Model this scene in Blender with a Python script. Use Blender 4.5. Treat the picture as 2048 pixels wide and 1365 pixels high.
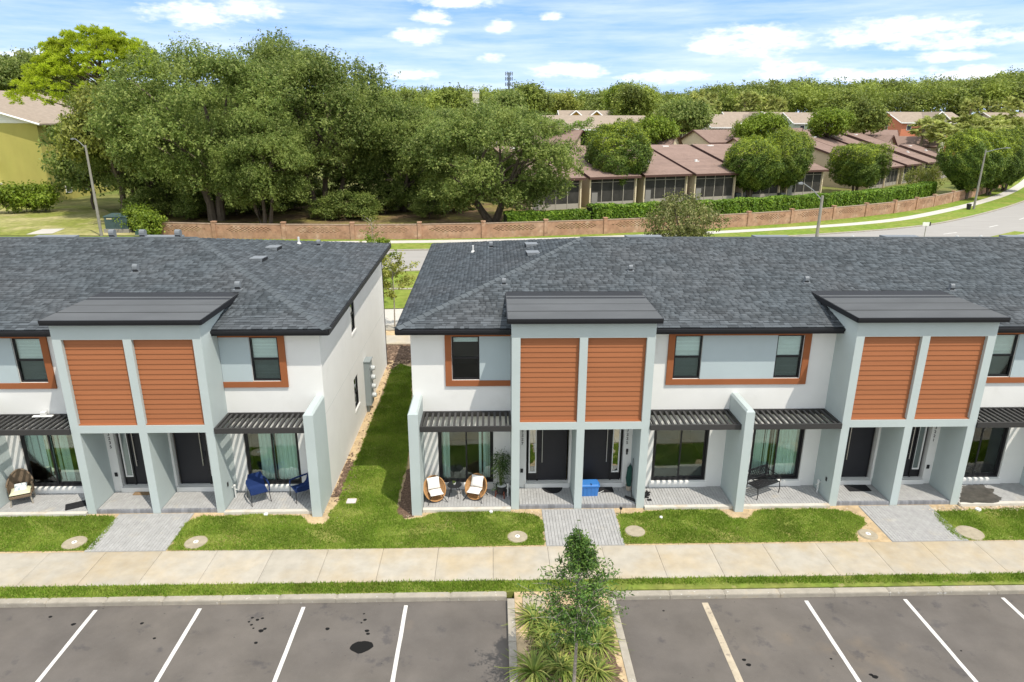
import bpy, math, random
import numpy as np
from mathutils import Matrix, Vector
random.seed(7)
RNG = np.random.default_rng(11)
S = bpy.context.scene
for o in list(bpy.data.objects): bpy.data.objects.remove(o)
C = S.collection

# ------------------------------------------------------------------ camera
# solved from the photo's vanishing points; x runs along the facades, y away from the street, z up
F, PX, PY, H = 1365.0, 1024.0, 682.5, 12.2
_d = np.array([-20.0, 4240.0, 1365.0]); _d /= np.linalg.norm(_d)
_y = np.array([-40.0, -437.0, 1365.0]); _y -= _d*(_y@_d); _y /= np.linalg.norm(_y)
ROT = np.array([np.cross(_y, -_d), _y, -_d])
def ray(x, y): return ROT @ np.array([(x-PX)/F, (y-PY)/F, 1.0])
def gz(x, y, z=0.0):            # pixel -> point on a level plane
    r = ray(x, y); t = (z-H)/r[2]; p = r*t; return (p[0], p[1])
def gy(x, y, Y):                # pixel -> point on the plane at distance Y
    r = ray(x, y); t = Y/r[1]; p = r*t; return (p[0], p[2]+H)
cam = bpy.data.cameras.new('camera'); cam.sensor_width = 36.0; cam.lens = 24.0
cam.clip_start = 0.2; cam.clip_end = 9000.0
camo = bpy.data.objects.new('camera', cam); C.objects.link(camo)
m = Matrix.Identity(4)
for i in range(3):
    m[i][0] = ROT[i, 0]; m[i][1] = -ROT[i, 1]; m[i][2] = -ROT[i, 2]
m[2][3] = H
camo.matrix_world = m
S.camera = camo
S.render.resolution_x = 1024; S.render.resolution_y = 682

# ------------------------------------------------------------------ sky and sun
SUN = Vector((0.86, -1.0, 2.45)).normalized()
EL = math.asin(SUN.z); AZ = math.atan2(SUN.x, SUN.y)
W = bpy.data.worlds.new('World'); S.world = W; W.use_nodes = True
def build_world():
    nt = W.node_tree; N = nt.nodes; L = nt.links
    for n in list(N): N.remove(n)
    out = N.new('ShaderNodeOutputWorld'); bg = N.new('ShaderNodeBackground'); bg.inputs[1].default_value = 0.15
    L.new(bg.outputs[0], out.inputs[0])
    sky = N.new('ShaderNodeTexSky'); sky.sky_type = 'NISHITA'; sky.sun_disc = False
    sky.sun_elevation = EL; sky.sun_rotation = AZ; sky.altitude = 0; sky.air_density = 1.0; sky.dust_density = 0.0; sky.ozone_density = 1.6
    def mth(op, a, b=None, c=None, clamp=False):
        n = N.new('ShaderNodeMath'); n.operation = op; n.use_clamp = clamp
        for i, v in enumerate((a, b, c)):
            if v is None: continue
            if isinstance(v, (int, float)): n.inputs[i].default_value = v
            else: L.new(v, n.inputs[i])
        return n.outputs[0]
    tc = N.new('ShaderNodeTexCoord')
    sv = N.new('ShaderNodeVectorMath'); sv.operation = 'ADD'; sv.inputs[1].default_value = (0, 0, .30); L.new(tc.outputs['Generated'], sv.inputs[0])
    sn = N.new('ShaderNodeVectorMath'); sn.operation = 'NORMALIZE'; L.new(sv.outputs[0], sn.inputs[0]); L.new(sn.outputs[0], sky.inputs['Vector'])
    sep = N.new('ShaderNodeSeparateXYZ'); L.new(tc.outputs['Generated'], sep.inputs[0])
    az = mth('ARCTAN2', sep.outputs[0], sep.outputs[1]); el = mth('ARCSINE', sep.outputs[2])
    comb = N.new('ShaderNodeCombineXYZ'); L.new(az, comb.inputs[0]); L.new(mth('MULTIPLY', el, 2.6), comb.inputs[1])
    def noise(scale, detail, rough=.55, vec=None):
        n = N.new('ShaderNodeTexNoise'); n.inputs['Scale'].default_value = scale; n.inputs['Detail'].default_value = detail
        n.inputs['Roughness'].default_value = rough; L.new(vec or comb.outputs[0], n.inputs['Vector']); return n.outputs['Fac']
    n1 = noise(26, 6); n2 = noise(70, 5); n3 = noise(3.2, 4)
    wob = mth('ADD', mth('MULTIPLY', mth('SUBTRACT', n1, .5), 2.3), mth('MULTIPLY', mth('SUBTRACT', n2, .5), 1.3))
    # cumulus: (pixel x, pixel y, half width, half height) turned into directions
    clouds = [(385, 28, 75, 20), (500, 18, 62, 17), (865, 35, 38, 13), (998, 52, 28, 11), (835, 72, 55, 13), (1105, 32, 22, 8), (915, 4, 75, 10),
              (1500, 82, 105, 24), (1800, 66, 120, 24), (1930, 78, 85, 17), (980, 116, 28, 8), (1140, 142, 75, 14), (1440, 100, 60, 8),
              (1570, 140, 65, 15), (820, 150, 55, 10), (1900, 112, 60, 8), (1750, 150, 90, 11), (1950, 150, 80, 12), (1330, 155, 85, 11), (60, 128, 70, 22)]
    mask = None
    for (x, y, a, b) in clouds:
        r = ray(x, y); r = r/np.linalg.norm(r); u = math.atan2(r[0], r[1]); v = math.asin(r[2])
        du = mth('MULTIPLY', mth('SUBTRACT', az, u), F/(a*1.2)); dv = mth('MULTIPLY', mth('SUBTRACT', el, v), F/(b*1.3))
        e = mth('SUBTRACT', 1.0, mth('ADD', mth('MULTIPLY', du, du), mth('MULTIPLY', dv, dv)))
        mask = e if mask is None else mth('MAXIMUM', mask, e)
    # the same kind of cloud goes on over the rest of the sky
    far = mth('SUBTRACT', mth('MULTIPLY', noise(5.5, 5), 5.0), 3.05)
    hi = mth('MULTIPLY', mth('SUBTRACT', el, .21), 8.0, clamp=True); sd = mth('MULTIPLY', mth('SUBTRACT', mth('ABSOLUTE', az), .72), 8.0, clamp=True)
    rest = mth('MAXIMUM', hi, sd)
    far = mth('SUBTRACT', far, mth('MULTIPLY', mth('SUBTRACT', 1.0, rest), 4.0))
    mask = mth('MAXIMUM', mask, far)
    cum = mth('MULTIPLY', mth('ADD', mask, mth('SUBTRACT', wob, .04)), .80, clamp=True)
    cum = mth('MULTIPLY', cum, mth('MULTIPLY', cum, mth('SUBTRACT', 3.0, mth('MULTIPLY', cum, 2.0))))
    # thin high veil, denser towards the horizon; extra out of view, added for neutral fill
    cb2 = N.new('ShaderNodeCombineXYZ'); L.new(mth('MULTIPLY', az, 1.0), cb2.inputs[0]); L.new(mth('MULTIPLY', el, 9.0), cb2.inputs[1])
    veil = mth('MULTIPLY', mth('SUBTRACT', noise(4.5, 7, .6, cb2.outputs[0]), .36), 1.9, clamp=True)
    low = mth('POWER', mth('SUBTRACT', 1.0, mth('MULTIPLY', mth('ABSOLUTE', el), 5.5), clamp=True), 1.6)
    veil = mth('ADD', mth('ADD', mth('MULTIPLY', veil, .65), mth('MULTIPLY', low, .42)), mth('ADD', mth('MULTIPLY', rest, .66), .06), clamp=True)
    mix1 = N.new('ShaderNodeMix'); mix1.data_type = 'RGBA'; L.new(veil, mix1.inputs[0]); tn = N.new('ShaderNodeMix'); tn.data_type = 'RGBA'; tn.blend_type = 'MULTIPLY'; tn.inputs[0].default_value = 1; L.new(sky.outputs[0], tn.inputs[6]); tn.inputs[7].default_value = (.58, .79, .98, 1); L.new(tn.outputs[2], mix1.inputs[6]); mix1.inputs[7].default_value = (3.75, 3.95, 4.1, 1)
    mix2 = N.new('ShaderNodeMix'); mix2.data_type = 'RGBA'; L.new(mth('MULTIPLY', cum, .93), mix2.inputs[0]); L.new(mix1.outputs[2], mix2.inputs[6])
    mix2.inputs[7].default_value = (4.3, 4.3, 4.3, 1)
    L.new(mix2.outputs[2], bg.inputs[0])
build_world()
sun = bpy.data.lights.new('sun', 'SUN'); sun.energy = 2.05; sun.angle = math.radians(0.53); sun.color = (1.0, 0.93, 0.82)
suno = bpy.data.objects.new('sun', sun); C.objects.link(suno); suno.location = (20, -20, 60)
suno.rotation_euler = (-SUN).to_track_quat('-Z', 'Y').to_euler()
S.view_settings.view_transform = 'Standard'; S.view_settings.look = 'None'; S.view_settings.exposure = 1.10; S.view_settings.gamma = 1.0
S.view_settings.use_curve_mapping = False

# ------------------------------------------------------------------ materials
MATS = {}
def mat(name, col, rough=.8, var=0.0, vscale=1.0, bump=0.0, bscale=30.0, metal=0.0, spec=.35, rnd=0.0, col2=None, c2scale=.6, c2amt=.6, stretch=(1, 1, 1), stains=None):
    """principled surface; var = fine mottling, rnd = piece-to-piece change, col2 = second tone in broad patches"""
    if name in MATS: return MATS[name]
    M = bpy.data.materials.new(name); M.use_nodes = True; MATS[name] = M
    nt = M.node_tree; N = nt.nodes; L = nt.links; B = N['Principled BSDF']
    B.inputs['Roughness'].default_value = rough; B.inputs['Metallic'].default_value = metal; B.inputs['Specular IOR Level'].default_value = spec
    B.inputs['Base Color'].default_value = (*col, 1)
    geo = N.new('ShaderNodeNewGeometry')
    mp = N.new('ShaderNodeVectorMath'); mp.operation = 'MULTIPLY'; mp.inputs[1].default_value = stretch; L.new(geo.outputs['Position'], mp.inputs[0])
    def noise(s, d=5, r=.6):
        n = N.new('ShaderNodeTexNoise'); n.inputs['Scale'].default_value = s; n.inputs['Detail'].default_value = d; n.inputs['Roughness'].default_value = r
        L.new(mp.outputs[0], n.inputs['Vector']); return n.outputs['Fac']
    cur = None
    rgb = N.new('ShaderNodeRGB'); rgb.outputs[0].default_value = (*col, 1); cur = rgb.outputs[0]
    if col2 is not None:
        mr = N.new('ShaderNodeMapRange'); mr.inputs[1].default_value = .42; mr.inputs[2].default_value = .66; mr.inputs[4].default_value = c2amt
        L.new(noise(c2scale, 6), mr.inputs[0])
        mx = N.new('ShaderNodeMix'); mx.data_type = 'RGBA'; L.new(mr.outputs[0], mx.inputs[0]); L.new(cur, mx.inputs[6]); mx.inputs[7].default_value = (*col2, 1); cur = mx.outputs[2]
    for st in (stains or []):
        mr = N.new('ShaderNodeMapRange'); mr.inputs[1].default_value = st['lo']; mr.inputs[2].default_value = st['hi']; mr.inputs[4].default_value = st['amt']
        L.new(noise(st['scale'], st.get('detail', 4)), mr.inputs[0])
        mx = N.new('ShaderNodeMix'); mx.data_type = 'RGBA'; L.new(mr.outputs[0], mx.inputs[0]); L.new(cur, mx.inputs[6]); mx.inputs[7].default_value = (*st['col'], 1); cur = mx.outputs[2]
    if var > 0:
        mr = N.new('ShaderNodeMapRange'); mr.inputs[1].default_value = .3; mr.inputs[2].default_value = .7; mr.inputs[3].default_value = 1-var; mr.inputs[4].default_value = 1+var
        L.new(noise(vscale, 6), mr.inputs[0])
        v = N.new('ShaderNodeVectorMath'); v.operation = 'SCALE'; L.new(cur, v.inputs[0]); L.new(mr.outputs[0], v.inputs[3]); cur = v.outputs[0]
    if rnd > 0:
        oi = N.new('ShaderNodeObjectInfo')
        a = N.new('ShaderNodeMath'); a.operation = 'ADD'; L.new(oi.outputs['Random'], a.inputs[0]); L.new(geo.outputs['Random Per Island'], a.inputs[1])
        fr = N.new('ShaderNodeMath'); fr.operation = 'FRACT'; L.new(a.outputs[0], fr.inputs[0])
        mr = N.new('ShaderNodeMapRange'); mr.inputs[3].default_value = 1-rnd; mr.inputs[4].default_value = 1+rnd; L.new(fr.outputs[0], mr.inputs[0])
        v = N.new('ShaderNodeVectorMath'); v.operation = 'SCALE'; L.new(cur, v.inputs[0]); L.new(mr.outputs[0], v.inputs[3]); cur = v.outputs[0]
    L.new(cur, B.inputs['Base Color'])
    if bump > 0:
        bp = N.new('ShaderNodeBump'); bp.inputs['Strength'].default_value = bump; bp.inputs['Distance'].default_value = .02
        L.new(noise(bscale, 4), bp.inputs['Height']); L.new(bp.outputs[0], B.inputs['Normal'])
    return M
def leafmat(name, c1, c2, c3=None, trans=.3, patch=.35, pcol=None, rough=.55, amp=.22):
    """leaves: colour changes from leaf to leaf and in patches; some light passes through"""
    if name in MATS: return MATS[name]
    M = bpy.data.materials.new(name); M.use_nodes = True; MATS[name] = M
    nt = M.node_tree; N = nt.nodes; L = nt.links
    for n in list(N): N.remove(n)
    out = N.new('ShaderNodeOutputMaterial'); B = N.new('ShaderNodeBsdfPrincipled'); T = N.new('ShaderNodeBsdfTranslucent'); X = N.new('ShaderNodeMixShader')
    X.inputs[0].default_value = trans; L.new(B.outputs[0], X.inputs[1]); L.new(T.outputs[0], X.inputs[2]); L.new(X.outputs[0], out.inputs[0])
    B.inputs['Roughness'].default_value = rough; B.inputs['Specular IOR Level'].default_value = .3
    geo = N.new('ShaderNodeNewGeometry'); ramp = N.new('ShaderNodeValToRGB')
    e = ramp.color_ramp.elements; e[0].color = (*c1, 1); e[1].color = (*(c3 or c2), 1)
    k = e.new(.55); k.color = (*c2, 1)
    L.new(geo.outputs['Random Per Island'], ramp.inputs[0])
    oi = N.new('ShaderNodeObjectInfo'); nz = N.new('ShaderNodeTexNoise'); nz.inputs['Scale'].default_value = patch; nz.inputs['Detail'].default_value = 3
    L.new(geo.outputs['Position'], nz.inputs['Vector'])
    mr = N.new('ShaderNodeMapRange'); mr.inputs[1].default_value = .35; mr.inputs[2].default_value = .65; mr.inputs[3].default_value = 1-amp; mr.inputs[4].default_value = 1+amp; L.new(nz.outputs['Fac'], mr.inputs[0])
    mr2 = N.new('ShaderNodeMapRange'); mr2.inputs[3].default_value = .85; mr2.inputs[4].default_value = 1.15; L.new(oi.outputs['Random'], mr2.inputs[0])
    mu = N.new('ShaderNodeMath'); mu.operation = 'MULTIPLY'; L.new(mr.outputs[0], mu.inputs[0]); L.new(mr2.outputs[0], mu.inputs[1])
    v = N.new('ShaderNodeVectorMath'); v.operation = 'SCALE'; L.new(ramp.outputs[0], v.inputs[0]); L.new(mu.outputs[0], v.inputs[3])
    cur = v.outputs[0]
    if pcol is not None:
        mr3 = N.new('ShaderNodeMapRange'); mr3.inputs[1].default_value = .52; mr3.inputs[2].default_value = .68; mr3.inputs[4].default_value = .75; L.new(nz.outputs['Fac'], mr3.inputs[0])
        mx = N.new('ShaderNodeMix'); mx.data_type = 'RGBA'; L.new(mr3.outputs[0], mx.inputs[0]); L.new(cur, mx.inputs[6]); mx.inputs[7].default_value = (*pcol, 1); cur = mx.outputs[2]
    L.new(cur, B.inputs['Base Color']); L.new(cur, T.inputs['Color'])
    return M
def glassmat(name, tint, refl=.10, rough=.015):
    if name in MATS: return MATS[name]
    M = bpy.data.materials.new(name); M.use_nodes = True; MATS[name] = M
    nt = M.node_tree; N = nt.nodes; L = nt.links
    for n in list(N): N.remove(n)
    out = N.new('ShaderNodeOutputMaterial'); T = N.new('ShaderNodeBsdfTransparent'); G = N.new('ShaderNodeBsdfGlossy'); X = N.new('ShaderNodeMixShader')
    T.inputs[0].default_value = (*tint, 1); G.inputs['Roughness'].default_value = rough; G.inputs[0].default_value = (.95, 1, .98, 1)
    fr = N.new('ShaderNodeFresnel'); fr.inputs[0].default_value = 1.5; ad = N.new('ShaderNodeMath'); ad.operation = 'MULTIPLY_ADD'; ad.inputs[1].default_value = 1.0; ad.inputs[2].default_value = refl
    L.new(fr.outputs[0], ad.inputs[0]); L.new(ad.outputs[0], X.inputs[0]); L.new(T.outputs[0], X.inputs[1]); L.new(G.outputs[0], X.inputs[2]); L.new(X.outputs[0], out.inputs[0])
    return M

# ------------------------------------------------------------------ object helpers
ORG = {}
def link(name, me, parent=None):
    o = bpy.data.objects.new(name, me); C.objects.link(o)
    if parent is not None: o.parent = parent; ORG[o.name] = ORG.get(parent.name, (0, 0, 0))
    return o
def tag(o, label, cat, group=None):
    o['label'] = label; o['category'] = cat
    if group: o['group'] = group
    return o
def thing(name, label, cat, loc=(0, 0, 0), rz=0.0, group=None):
    o = bpy.data.objects.new(name, None); C.objects.link(o); o.empty_display_size = .3
    o.location = loc; o.rotation_euler = (0, 0, rz); ORG[o.name] = tuple(loc)
    return tag(o, label, cat, group)
def copy_tree(o, parent=None):
    c = o.copy(); C.objects.link(c); c.parent = parent
    for ch in list(o.children): copy_tree(ch, c)
    return c
class MB:
    """collects faces; build() links them as ONE mesh object. World coordinates unless local=True."""
    def __init__(s): s.v = []; s.f = []; s.mi = []
    def face(s, pts, mi=0):
        n = len(s.v); s.v += [tuple(p) for p in pts]; s.f.append(tuple(range(n, n+len(pts)))); s.mi.append(mi)
    def mesh(s, V, Fs, mi=0):
        n = len(s.v); s.v += [tuple(p) for p in V]
        for f in Fs: s.f.append(tuple(i+n for i in f)); s.mi.append(mi)
    def box(s, x0, x1, y0, y1, z0, z1, mi=0):
        s.mesh([(x0, y0, z0), (x1, y0, z0), (x1, y1, z0), (x0, y1, z0), (x0, y0, z1), (x1, y0, z1), (x1, y1, z1), (x0, y1, z1)],
               [(0, 3, 2, 1), (4, 5, 6, 7), (0, 1, 5, 4), (1, 2, 6, 5), (2, 3, 7, 6), (3, 0, 4, 7)], mi)
        return s
    def hexa(s, P, mi=0):       # 8 points, bottom ring then top ring
        s.mesh(P, [(0, 3, 2, 1), (4, 5, 6, 7), (0, 1, 5, 4), (1, 2, 6, 5), (2, 3, 7, 6), (3, 0, 4, 7)], mi); return s
    def prism(s, poly, z0, z1, mi=0):
        n = len(poly); a = sum(poly[i][0]*poly[(i+1) % n][1]-poly[(i+1) % n][0]*poly[i][1] for i in range(n))
        if a < 0: poly = poly[::-1]
        s.mesh([(p[0], p[1], z0) for p in poly]+[(p[0], p[1], z1) for p in poly],
               [tuple(range(n-1, -1, -1)), tuple(range(n, 2*n))]+[(i, (i+1) % n, n+(i+1) % n, n+i) for i in range(n)], mi); return s
    def tube(s, pts, r, n=6, mi=0, cap=True):
        P = [Vector(p) for p in pts]; k = len(P); r = r if isinstance(r, (list, tuple)) else [r]*k
        base = len(s.v); up = Vector((0, 0, 1))
        for i in range(k):
            t = (P[min(i+1, k-1)]-P[max(i-1, 0)]).normalized()
            a = t.cross(up) if abs(t.z) < .95 else t.cross(Vector((1, 0, 0)))
            a.normalize(); b = t.cross(a)
            for j in range(n):
                w = 2*math.pi*j/n; s.v.append(tuple(P[i]+(a*math.cos(w)+b*math.sin(w))*r[i]))
        for i in range(k-1):
            for j in range(n):
                s.f.append((base+i*n+j, base+i*n+(j+1) % n, base+(i+1)*n+(j+1) % n, base+(i+1)*n+j)); s.mi.append(mi)
        if cap:
            s.f.append(tuple(base+j for j in range(n))[::-1]); s.mi.append(mi); s.f.append(tuple(base+(k-1)*n+j for j in range(n))); s.mi.append(mi)
        return s
    def lathe(s, prof, n=16, c=(0, 0, 0), mi=0, sx=1, sy=1):
        base = len(s.v); k = len(prof)
        for (r, z) in prof:
            for j in range(n): w = 2*math.pi*j/n; s.v.append((c[0]+r*sx*math.cos(w), c[1]+r*sy*math.sin(w), c[2]+z))
        for i in range(k-1):
            for j in range(n): s.f.append((base+i*n+j, base+i*n+(j+1) % n, base+(i+1)*n+(j+1) % n, base+(i+1)*n+j)); s.mi.append(mi)
        s.f.append(tuple(base+j for j in range(n))[::-1]); s.mi.append(mi); s.f.append(tuple(base+(k-1)*n+j for j in range(n))); s.mi.append(mi)
        return s
    def build(s, name, mats, parent=None, local=False, smooth=False, kind=None, bevel=0):
        me = bpy.data.meshes.new(name); o3 = (0, 0, 0)
        if parent is not None and not local: o3 = ORG.get(parent.name, (0, 0, 0))
        v = [(a-o3[0], b-o3[1], c-o3[2]) for a, b, c in s.v] if o3 != (0, 0, 0) else s.v
        me.from_pydata(v, [], s.f)
        for mm in (mats if isinstance(mats, (list, tuple)) else [mats]): me.materials.append(mm)
        if any(s.mi): me.polygons.foreach_set('material_index', s.mi)
        if smooth: me.polygons.foreach_set('use_smooth', [True]*len(s.f))
        me.update(); o = link(name, me, parent)
        if kind: o['kind'] = kind
        if bevel:
            b = o.modifiers.new('bevel', 'BEVEL'); b.width = bevel; b.segments = 2; b.limit_method = 'ANGLE'
        return o
def npmesh(name, V, k, mats, parent=None, kind=None, mi=None):
    """V: (n*k,3) array of separate k-gons, local to the parent"""
    n = len(V)//k; me = bpy.data.meshes.new(name); me.vertices.add(n*k); me.vertices.foreach_set('co', np.ascontiguousarray(V, dtype=np.float32).ravel())
    me.loops.add(n*k); me.loops.foreach_set('vertex_index', np.arange(n*k, dtype=np.int32))
    me.polygons.add(n); me.polygons.foreach_set('loop_start', np.arange(0, n*k, k, dtype=np.int32))
    for mm in (mats if isinstance(mats, (list, tuple)) else [mats]): me.materials.append(mm)
    if mi is not None: me.polygons.foreach_set('material_index', mi.astype(np.int32))
    me.update(calc_edges=True); o = link(name, me, parent)
    if kind: o['kind'] = kind
    return o
def wall_open(mb, P, u0, u1, z0, z1, d, ops, mi=0):
    """wall sheet with real openings: P(u, z, depth) -> point, d = thickness, ops = [(ua, ub, za, zb)]"""
    us = sorted({u0, u1, *[a for o in ops for a in o[:2]]}); zs = sorted({z0, z1, *[a for o in ops for a in o[2:]]})
    us = [u for u in us if u0 <= u <= u1]; zs = [z for z in zs if z0 <= z <= z1]
    def solid(i, j):
        if i < 0 or j < 0 or i >= len(us)-1 or j >= len(zs)-1: return False
        a = (us[i]+us[i+1])/2; b = (zs[j]+zs[j+1])/2
        return not any(o[0] < a < o[1] and o[2] < b < o[3] for o in ops)
    for i in range(len(us)-1):
        for j in range(len(zs)-1):
            if not solid(i, j): continue
            a, b, c, e = us[i], us[i+1], zs[j], zs[j+1]
            mb.face([P(a, c, 0), P(b, c, 0), P(b, e, 0), P(a, e, 0)], mi); mb.face([P(b, c, d), P(a, c, d), P(a, e, d), P(b, e, d)], mi)
            if not solid(i-1, j): mb.face([P(a, c, d), P(a, c, 0), P(a, e, 0), P(a, e, d)], mi)
            if not solid(i+1, j): mb.face([P(b, c, 0), P(b, c, d), P(b, e, d), P(b, e, 0)], mi)
            if not solid(i, j-1): mb.face([P(a, c, d), P(b, c, d), P(b, c, 0), P(a, c, 0)], mi)
            if not solid(i, j+1): mb.face([P(a, e, 0), P(b, e, 0), P(b, e, d), P(a, e, d)], mi)
UNIT = {}
def unit_box(mm):
    """shared 1 x 1 x 1 block, base at z = 0, slightly eased top edge"""
    if mm.name in UNIT: return UNIT[mm.name]
    me = bpy.data.meshes.new('piece'); e = .04
    V = [(-.5, -.5, 0), (.5, -.5, 0), (.5, .5, 0), (-.5, .5, 0), (-.5, -.5, .8), (.5, -.5, .8), (.5, .5, .8), (-.5, .5, .8), (-.5+e, -.5+e, 1), (.5-e, -.5+e, 1), (.5-e, .5-e, 1), (-.5+e, .5-e, 1)]
    Fs = [(0, 3, 2, 1), (0, 1, 5, 4), (1, 2, 6, 5), (2, 3, 7, 6), (3, 0, 4, 7), (4, 5, 9, 8), (5, 6, 10, 9), (6, 7, 11, 10), (7, 4, 8, 11), (8, 9, 10, 11)]
    me.from_pydata(V, [], Fs); me.materials.append(mm); UNIT[mm.name] = me; return me
def piece(name, mm, parent, c, size, rz=0.0, rx=0.0):
    o = bpy.data.objects.new(name, unit_box(mm)); C.objects.link(o); o.parent = parent; og = ORG.get(parent.name, (0, 0, 0))
    o.location = (c[0]-og[0], c[1]-og[1], c[2]-og[2]); o.scale = size; o.rotation_euler = (rx, 0, rz); return o
def text_mesh(txt, size, mm, name, parent, M4, extrude=.006):
    cu = bpy.data.curves.new('digits', 'FONT'); cu.body = txt; cu.size = size; cu.extrude = extrude; cu.align_x = 'CENTER'
    t = bpy.data.objects.new('digits', cu); C.objects.link(t); dg = bpy.context.evaluated_depsgraph_get()
    me = bpy.data.meshes.new_from_object(t.evaluated_get(dg)); bpy.data.objects.remove(t); me.transform(M4)
    og = ORG.get(parent.name, (0, 0, 0)); me.transform(Matrix.Translation((-og[0], -og[1], -og[2])))
    me.materials.clear(); me.materials.append(mm); return link(name, me, parent)
# ------------------------------------------------------------------ shared surfaces
M_conc = mat('concrete', (.40, .368, .31), .9, var=.10, vscale=2.5, bump=.12, bscale=60, rnd=.045, col2=(.42, .33, .20), c2scale=.55, c2amt=.65, spec=.2,
             stains=[dict(scale=.9, lo=.62, hi=.72, amt=.5, col=(.42, .38, .32)), dict(scale=6, lo=.66, hi=.72, amt=.35, col=(.3, .27, .22))])
M_kerb = mat('kerb_concrete', (.33, .30, .25), .9, var=.16, vscale=3, bump=.2, bscale=50, rnd=.06, spec=.2, stains=[dict(scale=3, lo=.6, hi=.68, amt=.6, col=(.30, .25, .18)), dict(scale=9, lo=.64, hi=.7, amt=.6, col=(.66, .66, .64))])
M_asph = mat('asphalt', (.118, .106, .096), .88, var=.16, vscale=.8, bump=.35, bscale=120, spec=.25, col2=(.140, .124, .108), c2scale=.22, c2amt=.75,
             stains=[dict(scale=.35, lo=.6, hi=.74, amt=.55, col=(.22, .17, .12)), dict(scale=1.7, lo=.60, hi=.70, amt=.75, col=(.075, .07, .07)), dict(scale=7, lo=.70, hi=.74, amt=.7, col=(.03, .03, .03)), dict(scale=60, lo=.62, hi=.72, amt=.35, col=(.26, .25, .24))])
M_road = mat('road_asphalt', (.31, .295, .275), .9, var=.07, vscale=.6, bump=.15, bscale=60, spec=.2, stretch=(.3, 1.5, 1))
M_lane = mat('lane_concrete', (.48, .455, .41), .9, var=.06, vscale=1, spec=.2)
M_sand = mat('sandy_soil', (.50, .38, .23), .95, var=.2, vscale=5, bump=.5, bscale=25, spec=.1, col2=(.36, .27, .17), c2scale=1.3, c2amt=.7, stains=[dict(scale=9, lo=.62, hi=.7, amt=.6, col=(.16, .11, .07)), dict(scale=14, lo=.66, hi=.7, amt=.7, col=(.66, .6, .5))])
M_mulch = mat('mulch', (.13, .085, .06), .95, var=.5, vscale=14, bump=.9, bscale=30, spec=.1, stains=[dict(scale=18, lo=.58, hi=.66, amt=.8, col=(.30, .22, .16))])
M_turf = mat('turf', (.15, .20, .035), .95, var=.3, vscale=3, bump=.6, bscale=40, spec=.1, col2=(.24, .23, .07), c2scale=.7, c2amt=.9, stains=[dict(scale=1.6, lo=.63, hi=.70, amt=.7, col=(.40, .32, .18))])
M_turf2 = mat('verge_turf', (.15, .22, .03), .95, var=.25, vscale=2, bump=.6, bscale=30, spec=.1, col2=(.24, .24, .06), c2scale=.25, c2amt=.8)
M_dry = mat('dry_turf', (.20, .22, .05), .95, var=.3, vscale=1.5, bump=.5, bscale=20, spec=.1, col2=(.42, .36, .19), c2scale=.16, c2amt=.9)
M_ground = mat('meadow', (.13, .16, .04), .95, var=.3, vscale=.5, bump=.4, bscale=8, spec=.1, col2=(.22, .18, .08), c2scale=.06, c2amt=.8)
M_line = mat('white_paint', (.60, .59, .56), .8, var=.12, vscale=3, spec=.3, stains=[dict(scale=26, lo=.60, hi=.66, amt=.55, col=(.3, .29, .28))])
M_line2 = mat('worn_paint', (.42, .36, .27), .9, var=.2, vscale=4, spec=.2, stains=[dict(scale=8, lo=.56, hi=.66, amt=.8, col=(.2, .17, .14))])
M_paver = mat('grey_paver', (.36, .357, .35), .85, var=.10, vscale=4, rnd=.045, bump=.2, bscale=80, spec=.25, stains=[dict(scale=1.2, lo=.62, hi=.72, amt=.35, col=(.50, .44, .34))])
M_paver2 = mat('riser_paver', (.23, .235, .25), .85, var=.12, vscale=4, rnd=.2, spec=.25)
M_joint = mat('joint_sand', (.30, .295, .285), .95, var=.15, vscale=6, spec=.1)
M_black = mat('black_metal', (.016, .016, .018), .45, spec=.4)
M_white = mat('white_plastic', (.78, .78, .76), .5, var=.04, vscale=4)

def inpoly(px, py, poly):
    r = np.zeros(len(px), bool); n = len(poly)
    for i in range(n):
        x0, y0 = poly[i]; x1, y1 = poly[(i+1) % n]
        c = ((y0 > py) != (y1 > py)) & (px < (x1-x0)*(py-y0)/((y1-y0) if y1 != y0 else 1e-9)+x0); r ^= c
    return r
def rough_poly(poly, step=.16, amp=.05, fix=None):
    out = []; n = len(poly)
    for i in range(n):
        a = Vector(poly[i]); b = Vector(poly[(i+1) % n]); k = max(1, int((b-a).length/step)); nrm = Vector((-(b-a).y, (b-a).x)).normalized()
        for j in range(k):
            p = a.lerp(b, j/k); am = 0 if (fix and (fix(a) and fix(b))) else amp
            p = p+nrm*random.uniform(-am, am); out.append((p.x, p.y))
    return out
def sheet(name, poly, z, mm, parent=None, kind='structure', thick=0):
    mb = MB()
    if thick: mb.prism(poly, z-thick, z)
    else:
        a = sum(poly[i][0]*poly[(i+1) % len(poly)][1]-poly[(i+1) % len(poly)][0]*poly[i][1] for i in range(len(poly)))
        mb.face([(p[0], p[1], z) for p in (poly if a > 0 else poly[::-1])])
    return mb.build(name, mm, parent, kind=kind if parent is None else None)
def TERR(x, y):
    def ss(a, b, t): t = min(1, max(0, (t-a)/(b-a))); return t*t*(3-2*t)
    return 3.6*ss(118, 215, y)+3.0*ss(230, 420, y)

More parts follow.
